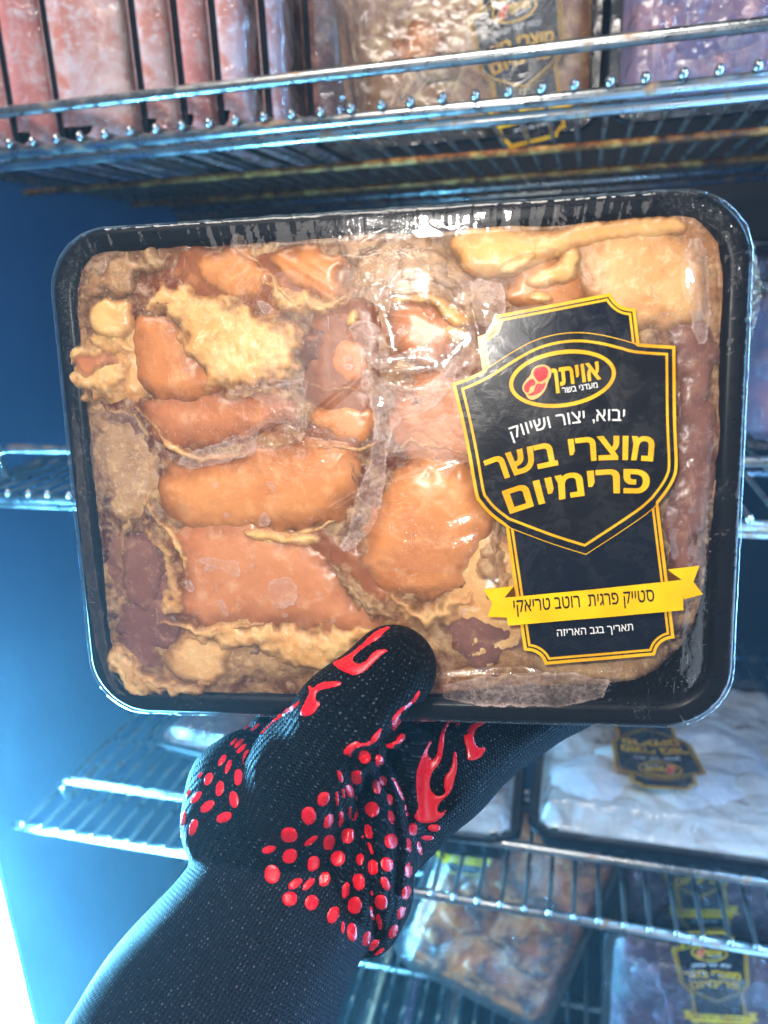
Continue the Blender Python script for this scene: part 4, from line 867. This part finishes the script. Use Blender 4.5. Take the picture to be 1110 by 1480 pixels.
def knit():
    t = NT('black_knit'); u = t.attr('ku'); v = t.attr('kv'); c = t.attr('cuff'); o = t.coord('Object')
    n = t.noise(o, 900, 3, 0.7); nl = t.noise(o, 60, 3, 0.5)
    u = t.math('ADD', u, t.math('MULTIPLY', t.math('SUBTRACT', nl, 0.5), 0.0016))
    p = t.math('ADD', 0.00225, t.math('MULTIPLY', c, -0.0006))
    a = t.math('ABSOLUTE', t.math('SINE', t.math('MULTIPLY', t.math('DIVIDE', u, p), math.pi)))
    s = t.math('ABSOLUTE', t.math('SINE', t.math('MULTIPLY', t.math('ADD', t.math('DIVIDE', v, 0.00150), t.math('MULTIPLY', a, 0.55)), math.pi)))
    h = t.math('ADD', t.math('MULTIPLY', a, 0.75), t.math('MULTIPLY', s, 0.55)); h = t.math('ADD', h, t.math('MULTIPLY', n, 0.6))
    gl = t.math('MULTIPLY', t.math('MULTIPLY', a, s), n)
    sk = t.ramp(t.noise(o, 1000, 2, 0.6), [(0.48, 0.0), (0.66, 1.0)]); gl = t.math('MULTIPLY', gl, t.math('ADD', 0.55, t.math('MULTIPLY', sk, 0.75)))
    col = t.ramp(gl, [(0.16, (0.0010, 0.0010, 0.0018)), (0.34, (0.0036, 0.0036, 0.0060)), (0.46, (0.034, 0.036, 0.048)), (0.60, (0.13, 0.14, 0.17))])  # lighter fuzz, with stitch glints and rib-gap shade put into the colour
    col = t.mix(t.math('MULTIPLY', c, t.math('MULTIPLY', t.math('MULTIPLY', h, h), 0.75)), col, t.mix(1.0, col, (0.014, 0.017, 0.028), 'ADD'))
    t.set(Base_Color=col, Roughness=0.60, Specular_IOR_Level=0.12, Normal=t.bump(h, 1.0, 0.0016)); return t.m
M['knit'] = knit()
hand = empty('person', Matrix.Translation(EYE+c2w(cpt(300, 1480, .283))), "hand in a black knitted glove with red dots and flames, holding up the chicken tray", 'person')
HM = hand.matrix_world.inverted()
def to_hand(P): o = np.array(hand.matrix_world.translation); return np.asarray(P)-o
glove = mesh('glove', to_hand(PW3), np.asarray(quads_), M['knit'], hand, attrs={'ku': ku, 'kv': kv, 'cuff': cf.astype(float)})
bm_ = glove.data; cen = to_hand([tuple(c2w(cpt(408, 1300, .300))+EYE)])[0]
nchk = 0
for p in list(bm_.polygons)[:400]:
    nchk += 1 if p.normal.dot(p.center-Vector(cen)) > 0 else -1
flipped = nchk < 0
if flipped: bm_.flip_normals()
m_ = glove.modifiers.new('smooth', 'SMOOTH'); m_.factor = 0.5; m_.iterations = 3
bpy.context.view_layer.update()
tree = BVHTree.FromPolygons([tuple(v) for v in PW3.tolist()], [tuple(q) for q in np.asarray(quads_).tolist()])
def silicone():
    t = NT('red_silicone'); o = t.coord('Object'); n = t.noise(o, 1300, 3, 0.6); n2 = t.noise(o, 250, 3, 0.6)
    t.set(Base_Color=t.mix(n2, srgb(238, 14, 34), srgb(214, 8, 30)), Roughness=t.ramp(n2, [(0.35, 0.20), (0.7, 0.5)]), Coat_Weight=0.12, Coat_Roughness=0.2, Normal=t.bump(n, 0.25, 0.0004)); return t.m
M['silicone'] = silicone()
THK = .0005
def stick(name, P, thick, parent, sp=3.0):
    """a raised silicone print: the outline P (picture pixels) laid on the glove and given thickness"""
    Q = []
    for i in range(len(P)):
        a, b = P[i], P[(i+1) % len(P)]; n = max(1, int(math.hypot(b[0]-a[0], b[1]-a[1])/2.2))
        Q += [(a[0]+(b[0]-a[0])*k/n, a[1]+(b[1]-a[1])*k/n) for k in range(n)]
    lo_ = np.min(Q, 0); hi_ = np.max(Q, 0)
    gx_, gy_ = np.meshgrid(np.arange(lo_[0]+.7, hi_[0], sp), np.arange(lo_[1]+.7, hi_[1], sp)); d = sdf_poly(Q, gx_, gy_); ins = d > 1.1
    pts = [Vector(q) for q in Q]+[Vector((float(x), float(y))) for x, y in zip(gx_[ins], gy_[ins])]
    n0 = len(Q)
    r = delaunay_2d_cdt(pts, [], [list(range(n0))], 1, 1e-4)
    vs = [(v.x, v.y) for v in r[0]]; fs_ = r[2]
    if not fs_: return None
    dd = sdf_poly(Q, np.array([v[0] for v in vs]), np.array([v[1] for v in vs]))
    V = []; ok = []
    for (x, y), e in zip(vs, dd):
        h = tree.ray_cast(EYE, ray(x, y))
        if h[0] is None: V.append((0, 0, 0)); ok.append(False); continue
        nn = h[1] if h[1].dot(ray(x, y)) < 0 else -h[1]
        e = max(0.0, min(1.0, float(e)/2.4)); hgt = -0.0002+(thick+.0002)*math.sqrt(max(0, 1-(1-e)**2))
        V.append(h[0]+nn*hgt); ok.append(True)
    V = [Vector(v) for v in V]; F = []
    for f in fs_:
        if not all(ok[i] for i in f): continue
        if max((V[f[i]]-V[f[i-1]]).length for i in range(3)) > 0.006: continue
        F.append(tuple(f))
    if not F: return None
    adj = {}
    for i, f in enumerate(F):
        for q in f: adj.setdefault(q, []).append(i)
    seen = [False]*len(F); best = []
    for i in range(len(F)):
        if seen[i]: continue
        st_ = [i]; seen[i] = True; comp = []
        while st_:
            j = st_.pop(); comp.append(j)
            for q in F[j]:
                for k in adj[q]:
                    if not seen[k]: seen[k] = True; st_.append(k)
        if len(comp) > len(best): best = comp
    F = [F[i] for i in best]; used = sorted({q for f in F for q in f}); mp = {q: i for i, q in enumerate(used)}
    V = [V[q] for q in used]; F = [tuple(mp[q] for q in f) for f in F]
    o = mesh(name, to_hand([tuple(v) for v in V]), F, M['silicone'], parent)
    for p in o.data.polygons:
        if p.normal.dot(p.center+hand.matrix_world.translation-EYE) > 0: p.flip()
    return o
def oval(cx, cy, rx, ry, ang, n=16):           # ang: lean of the long (vertical) axis to the right, degrees
    a = math.radians(ang); return [(cx+rx*math.cos(t)*math.cos(a)-ry*math.sin(t)*-math.sin(a)*1.0, cy+rx*math.cos(t)*math.sin(a)*1.0-ry*math.sin(t)*-math.cos(a)) for t in [2*math.pi*i/n for i in range(n)]]
def oval(cx, cy, rx, ry, ang, n=16):
    a = math.radians(ang); L = (math.sin(a), -math.cos(a)); Wd = (math.cos(a), math.sin(a))
    return [(cx+Wd[0]*rx*math.cos(t)+L[0]*ry*math.sin(t), cy+Wd[1]*rx*math.cos(t)+L[1]*ry*math.sin(t)) for t in [2*math.pi*i/n for i in range(n)]]
DR = [(603,222,38,42,0),(692,252,28,48,-8),(560,342,38,46,0),(460,338,18,42,-20),(715,362,26,34,-15),(675,397,30,46,-10),(517,425,26,44,-12),(478,438,12,46,-10),(555,465,8,28,-15),(440,468,14,48,-5),(360,472,38,48,30),(755,475,18,40,-15),(272,572,47,57,0),(535,557,31,48,-5),(648,532,45,50,0),(762,580,22,48,-18),(390,602,28,52,25),(463,590,18,52,10),(505,690,43,50,10),(628,665,28,48,-15),(155,686,53,50,0),(285,720,20,55,55),(393,730,37,52,20),(590,705,10,36,0),(640,765,13,46,-20),(762,722,43,50,-5),(893,652,28,42,0),(868,748,22,50,-12),(930,762,15,46,-15),(35,772,26,46,75),(160,812,44,52,45),(577,828,24,40,0),(445,824,47,50,0),(300,855,39,52,20),(652,878,34,50,-5),(738,860,40,48,-25),(868,892,28,52,10),(540,890,8,40,10),(55,918,51,59,0),(192,975,28,52,55),(272,978,24,52,45),(366,948,37,50,15),(570,965,39,54,-5),(728,975,27,48,-20),(492,1015,25,54,10),(643,1010,8,50,-8),(852,1028,28,48,20),(160,1065,48,46,0),(290,1088,44,50,20),(545,1105,45,56,0),(703,1085,42,50,0),(822,1148,26,46,25),(418,1160,37,56,20),(648,1150,14,52,-12),(690,1200,18,52,-12),(475,1235,14,42,0),(530,1262,34,58,-5),(775,1260,26,50,30),(617,1302,26,52,20),(660,1338,24,48,40),(695,1378,14,42,55)]
DLt = [(648,412,38,68,15),(578,572,38,72,5),(542,752,42,74,-8),(465,895,44,72,65),(430,665,38,70,12),(340,587,36,62,25),(498,488,24,66,22),(605,343,22,62,45),(585,300,20,60,45),(540,288,16,52,42),(450,435,26,60,35),(405,415,8,40,40),(238,735,32,68,42),(330,808,40,72,50),(278,550,14,56,35),(178,703,14,54,32),(216,975,38,76,18),(136,905,28,70,12),(97,880,12,64,8),(132,1055,10,60,-30),(652,163,16,50,50),(715,170,18,56,50),(578,175,8,42,30),(655,75,12,18,0),(775,72,14,38,85)]
rj = random.Random(11)
for cx, cy, rx, ry, an in DR:
    Q = oval(380+cx/4.11, 1040+cy/4.11, rx/4.11, ry/4.11, an); Q = [(x+rj.uniform(-.35, .35), y+rj.uniform(-.35, .35)) for x, y in Q]
    stick('grip_dot', Q, THK, glove, 3.2)
for cx, cy, rx, ry, an in DLt:
    Q = oval(240+cx/5.55, 1020+cy/5.55, rx/5.55, ry/5.55, an); stick('grip_dot', Q, THK, glove, 3.2)
for cx, cy, rx, ry in ((627.5, 1196.5, 10, 6), (618, 1211, 10, 4.6)): stick('grip_dot', oval(cx, cy, rx, ry, 0), THK, glove, 3.2)
tA = lambda P: [(340+x/3.581, 890+y/3.581) for x, y in P]
tB = lambda P: [(560+x/3.7, 1010+y/3.7) for x, y in P]
FLM = [tA([(495,240),(560,215),(640,160),(700,95),(760,58),(850,46),(800,62),(770,90),(745,120),(690,150),(640,185),(605,225),(625,245),(660,245),(690,215),(720,180),(760,170),(798,178),(770,195),(735,225),(700,260),(670,290),(620,312),(570,295),(520,268)]),
 tA([(325,515),(350,460),(385,395),(370,365),(385,355),(400,375),(430,345),(500,335),(555,338),(555,352),(520,370),(460,380),(425,390),(415,425),(425,445),(455,450),(430,470),(410,505),(370,525)]),
 tA([(75,645),(100,615),(130,605),(190,545),(240,490),(300,460),(335,430),(335,450),(300,490),(240,525),(190,560),(140,615),(110,625),(85,655)]),
 tA([(240,468),(290,412),(335,372),(300,420),(260,455)]),
 tA([(962,365),(960,395),(945,435),(900,475),(860,500),(850,530),(865,550),(835,580),(822,606),(805,570),(815,520),(850,480),(900,450),(930,410)]),
 tA([(995,395),(1000,400),(965,470),(915,530),(850,580),(825,604),(832,590),(860,560),(915,515),(960,460)]),
 tA([(755,575),(760,600),(740,640),(710,670),(650,680),(610,690),(600,740),(590,765),(588,720),(565,725),(555,705),(580,670),(630,645),(650,660),(700,650),(710,620),(740,590)]),
 tA([(762,668),(820,655),(850,610),(885,590),(935,592),(910,620),(860,660),(820,672),(845,685),(800,688)]),
 tA([(912,552),(940,532),(1000,518),(1010,528),(980,550),(930,562)]),
 tB([(150,610),(165,580),(155,520),(148,420),(165,350),(190,290),(220,230),(248,190),(240,230),(218,275),(222,310),(242,325),(262,300),(270,240),(290,160),(322,112),(345,108),(315,160),(303,230),(298,300),(280,350),(245,385),(230,430),(228,480),(255,515),(290,520),(308,500),(300,465),(305,410),(335,380),(350,320),(352,255),(372,290),(378,370),(360,430),(350,480),(325,520),(285,550),(265,590),(280,610),(305,600),(318,568),(322,590),(300,630),(260,660),(210,670),(165,662),(135,630)]),
 tB([(10,410),(35,415),(60,455),(80,505),(95,540),(105,590),(120,625),(100,635),(92,600),(90,560),(60,510),(35,455)]),
 tB([(545,122),(510,140),(475,160),(462,200),(470,240),(490,262),(525,255),(525,280),(500,315),(470,330),(425,335),(425,290),(415,240),(400,185),(425,195),(430,150),(460,125),(500,116)]),
 tB([(340,160),(370,128),(410,112),(395,135)])]
for P in FLM: stick('flame_print', chaikin(P, 1), THK, glove, 3.0)
# upstanding fuzz along the glove outline

# ------------------------------------------------------------------ packages on the shelves
def bg_meat(name, c1, c2, c3, scale, th=(0.4, 0.6), bump=0.6, rough=0.3, detail=5):
    t = NT(name); v = t.coord('Object'); n1 = t.noise(v, scale, detail, 0.6, 0.8); n2 = t.noise(v, scale*4, 5, 0.65, 0.4)
    col = t.mix(t.ramp(n1, [(th[0], 0.0), (th[1], 1.0)]), c1, c2); col = t.mix(t.ramp(n2, [(0.48, 0.0), (0.66, 1.0)]), col, c3)
    t.set(Base_Color=col, Roughness=rough, Normal=t.bump(t.math('ADD', n1, n2), bump, 0.004)); return t.m
M['bg_pink'] = bg_meat('bg_pink', srgb(236, 166, 168), srgb(220, 136, 136), srgb(238, 218, 232), 22, bump=.3)
M['bg_pale'] = bg_meat('bg_pale', srgb(236, 206, 214), srgb(224, 152, 142), srgb(242, 230, 244), 30, bump=.3)
M['bg_brown'] = bg_meat('bg_brown', srgb(110, 58, 46), srgb(80, 44, 40), srgb(140, 90, 74), 26)
M['bg_chicken'] = bg_meat('bg_chicken', srgb(182, 132, 88), srgb(140, 94, 66), srgb(214, 180, 130), 18, bump=.3)
M['bg_purple'] = bg_meat('bg_purple', srgb(140, 112, 142), srgb(104, 90, 128), srgb(188, 128, 134), 12)
M['bg_frost'] = bg_meat('bg_frost', srgb(216, 226, 238), srgb(190, 206, 224), srgb(232, 238, 244), 14, rough=0.6, bump=.3)
M['bg_frostbrown'] = bg_meat('bg_frostbrown', srgb(206, 216, 222), srgb(112, 78, 60), srgb(190, 192, 192), 14, th=(0.52, 0.64), rough=0.6)
M['bg_wings'] = bg_meat('bg_wings', srgb(214, 104, 36), srgb(84, 30, 14), srgb(220, 130, 80), 26, bump=1.0, rough=0.2)
M['bg_darkred'] = bg_meat('bg_darkred', srgb(86, 48, 66), srgb(56, 38, 62), srgb(128, 96, 118), 22)
M['bg_tan'] = bg_meat('bg_tan', srgb(196, 160, 128), srgb(170, 128, 104), srgb(216, 190, 160), 14)
LC = Vector((*tp(832, 690), 0))
def copy_label(parent, x, y, rot, z, scale=1.0):
    Mx = Matrix.Translation((x, y, z)) @ Matrix.Rotation(rot, 4, 'Z') @ Matrix.Scale(scale, 4) @ Matrix.Translation(-LC-Vector((0, 0, LZ)))
    l = label.copy(); C.objects.link(l); l.parent = parent; l.matrix_local = Mx
    if 'label' in l: del l['label']
    for ch in list(label.children):
        c = ch.copy(); C.objects.link(c); c.parent = l
def bgpack(Mw, w, h, d, style, lab, bulge=0.004, lumps=(), label_at=None, seed=1, group='packages on the freezer shelves', crumple=1.0, lumpamp=.004, inset=.009, film_out=0.0):
    t = empty('meat_package', Mw, lab, 'food package', group)
    tray_body(w, h, d, t, rim=.010, rad=.022, n=7, seg=8)
    s = .0025; X, Y = np.meshgrid(np.arange(-w/2+inset, w/2-inset, s), np.arange(-h/2+inset, h/2-inset, s))
    dd = sdf_poly(rrect(w-2*inset, h-2*inset, .018, 6, 4), X, Y); e = np.clip(dd/.018, 0, 1); pr_ = np.sqrt(1-(1-e)**2)
    Z = -.006+(bulge+.006)*pr_+(fbm(X*34+seed, Y*34, seed, 4)-.5)*2*lumpamp*np.clip(e*2, 0, 1); m = dd > 0
    mesh('meat', np.stack([X[m], Y[m], Z[m]], 1), grid_faces(m)[:, ::-1], M[style], t)
    rl = random.Random(seed)
    for (mm, nl, rad) in lumps:
        for _ in range(nl):
            mg = .012+rad; cx = rl.uniform(min(-w/2+mg, 0), max(w/2-mg, 0)); cy = rl.uniform(min(-h/2+mg, 0), max(h/2-mg, 0)); P = [(cx+rad*math.cos(a)*rl.uniform(.6, 1.3), cy+rad*.75*math.sin(a)*rl.uniform(.6, 1.3)) for a in [2*math.pi*k/8 for k in range(8)]]
            tops_save = len(tops); piece('meat_piece', chaikin(P, 2), t, M[mm], z0=bulge-.003, hmax=.0065+lumpamp, R=rad*.9, step=.0022, seed=rl.randint(1, 999), rough=.0006, grow=0); del tops[tops_save:]
    s = .002; X, Y = np.meshgrid(np.arange(-w/2+.0012-film_out, w/2-.0005+film_out, s), np.arange(-h/2+.0012-film_out, h/2-.0005+film_out, s))
    dd = sdf_poly(rrect(w-.002+2*film_out, h-.002+2*film_out, .021, 6, 4), X, Y)
    if film_out: e = np.clip(dd/.012, 0, 1); e = np.sqrt(1-(1-e)**2)
    else: e = np.clip((dd-.007)/.015, 0, 1); e = e*e*(3-2*e)
    r1 = np.clip(1-np.abs(fbm(X*45+seed, Y*22, seed+3, 3)-.5)*7, 0, 1)**2
    Z = .0008+(bulge+.006+lumpamp)*e + r1*.0022*crumple*np.clip(e+.15, 0, 1) + (vnoise(X*240, Y*240, seed)-.5)*.0005; m = dd > 0
    mesh('cling_film', np.stack([X[m], Y[m], Z[m]], 1), grid_faces(m)[:, ::-1], M['film_bg'], t)
    if label_at: copy_label(t, label_at[0], label_at[1], label_at[2], bulge+lumpamp+.0046, label_at[3] if len(label_at) > 3 else 1.0)
    return t
RX = lambda a: Matrix.Rotation(math.radians(a), 4, 'X'); RY = lambda a: Matrix.Rotation(math.radians(a), 4, 'Y'); RZ = lambda a: Matrix.Rotation(math.radians(a), 4, 'Z')
def at_(u, v, z): return FM @ Matrix.Translation((u, v, z))
lx, ly = LC.x, LC.y
# top shelf: packages standing upright, label to the front
bgpack(at_(-.118, .185, .112+PH/2) @ RX(84), PW, PH, .034, 'bg_chicken', 'upright tray of tan chicken with black and gold label behind the top guard rail', .004, (('fat_grey', 4, .024), ('flesh', 5, .028), ('bg_tan', 4, .024)), (.060, ly-.036, math.radians(2)), seed=5, crumple=.5, lumpamp=.002)
bgpack(at_(.140, .165, .112+PH/2) @ RX(86), PW+.01, PH, .034, 'bg_purple', 'purple meat under wrinkled wrap at the right end of the top shelf', .012, (('bg_purple', 5, .04),), (.085, ly, 0), seed=9, crumple=2.4, lumpamp=.006)
# top shelf, left: packages on edge, seen edge-on
ED = [(-.493, .010, .028, 'bg_pink', 'first strip of pink meat at the left picture edge of the top shelf'), (-.452, .010, .028, 'bg_pink', 'plump pink shrink-wrapped meat second from the left on the top shelf'), (-.409, .010, .056, 'bg_pale', 'broad pink package with crinkled shiny wrap on the top shelf'),
      (-.331, .012, .021, 'bg_pale', 'narrow upright package just right of the broad crinkled one'), (-.297, .010, .017, 'bg_pink', 'narrow upright package, second right of the broad crinkled one'), (-.267, .010, .017, 'bg_pale', 'narrow upright package, third right of the broad crinkled one'),
      (-.237, .011, .008, 'bg_pale', 'thin whitish package in the shade left of the dark red one'), (-.212, .012, .018, 'bg_brown', 'dark red brown package left of the labelled chicken tray')]
for i, (u1, dark, bulge, st_, lab) in enumerate(ED):
    v0 = .040 if i < 6 else (.06 if i == 6 else .085)
    hh = .20 if i < 7 else .12
    bgpack(at_(u1, v0+.095, .106+hh/2) @ RZ(3 if i < 3 else 1) @ RZ(90) @ RX(90), .19, hh, dark, st_, lab, bulge-.004, (), None, seed=20+i, group='packages standing on edge on the top shelf', crumple=1.3, lumpamp=.0015, inset=.001, film_out=.002)
# lower shelf
bgpack(at_(.100, .190, -.480), .27, .30, .034, 'bg_frostbrown', 'frosty white chicken tray with upside-down label on the lower shelf', .006, (('bg_frost', 7, .052), ('bg_frostbrown', 2, .035)), (-.020, -.022, math.pi, 1.12), seed=31, lumpamp=.009)
bgpack(at_(-.105, .150, -.488) @ RZ(2), .125, .24, .034, 'bg_frostbrown', 'small frosted white package between the glove and the frosty tray', .008, (('bg_frost', 5, .03), ('bg_tan', 2, .025)), None, seed=37)
bgpack(at_(-.395, .26, -.495) @ RZ(-8), .12, .30, .026, 'bg_brown', 'long red brown package lying on the lower shelf left of the glove', .004, (('bg_wings', 4, .03),), None, seed=38)
# middle shelf, far right behind the held tray
bgpack(at_(.262, .20, -.160+.075) @ RX(84), .26, .15, .034, 'bg_purple', 'bluish purple package on the middle shelf right of the held tray', .012, (('bg_purple', 4, .035),), None, seed=41, crumple=1.8)
bgpack(at_(.23, .37, -.162+.095) @ RX(86), .25, .19, .034, 'bg_darkred', 'dim package at the back right of the middle shelf', .010, (), None, seed=43)
bgpack(at_(.00, .46, -.162+.11) @ RX(88), .25, .22, .034, 'bg_tan', 'tan package at the back of the middle shelf above the held tray', .006, (), None, seed=44)
bgpack(at_(-.26, .46, -.162+.10) @ RX(88), .24, .20, .034, 'bg_brown', 'dark brown package at the back of the middle shelf', .006, (), None, seed=46)
# lowest shelf
bgpack(at_(-.062, .135, -.665) @ RX(80) @ RZ(-19), .19, .25, .034, 'bg_wings', 'tilted tray of brown marinated wings seen through the lower shelf wires', .006, (('bg_wings', 9, .024), ('flesh', 5, .016), ('bg_brown', 5, .018)), (-.075, .075, math.radians(15), .8), seed=51, lumpamp=.005)
bgpack(at_(.160, .100, -.808+.086) @ RX(84), .235, .172, .034, 'bg_darkred', 'front dark red package with gold label at the lower right corner', .010, (('bg_darkred', 4, .03),), (-.014, .056, math.radians(4), .9), seed=55, crumple=1.6)
bgpack(at_(.165, .165, -.808+.125) @ RX(84), .235, .25, .034, 'bg_darkred', 'taller dark red package behind the one in the lower right corner', .010, (('bg_darkred', 4, .035),), (-.030, .078, math.radians(4), .9), seed=56, crumple=1.6)
for i, (u, st_, lab) in enumerate([(-.335, 'bg_tan', 'tan upright package under the lowest wires left of the dark one'), (-.285, 'bg_darkred', 'dark red upright package under the lowest wires'), (-.235, 'bg_tan', 'tan package under the lowest wires beside the glove cuff'), (-.185, 'bg_darkred', 'deep red package under the lowest wires nearest the tilted tray'), (-.125, 'bg_brown', 'brown package under the lowest wires below the tilted tray')]):
    bgpack(at_(u, .20, -1.02) @ RY(-90) @ RZ(-90), .25, .19, .02, st_, lab, .018, (), None, seed=60+i, group='packages on edge below the lowest shelf')

# thin mist volume added to imitate veiling glare round the light strips
hz = MB().box((-3.0, -3.0, -0.2), (3.0, 3.0, 3.2)).build('haze', None, None, smooth=False)
hz['kind'] = 'stuff'
hm = bpy.data.materials.new('glare_haze'); hm.use_nodes = True; hn = hm.node_tree; hn.nodes.remove(hn.nodes['Principled BSDF'])
pv = hn.nodes.new('ShaderNodeVolumePrincipled'); pv.inputs['Color'].default_value = (0.70, 0.88, 1.0, 1); pv.inputs['Density'].default_value = 0.030; pv.inputs['Anisotropy'].default_value = 0.55
hn.links.new(pv.outputs[0], hn.nodes['Material Output'].inputs['Volume']); hz.data.materials.append(hm)
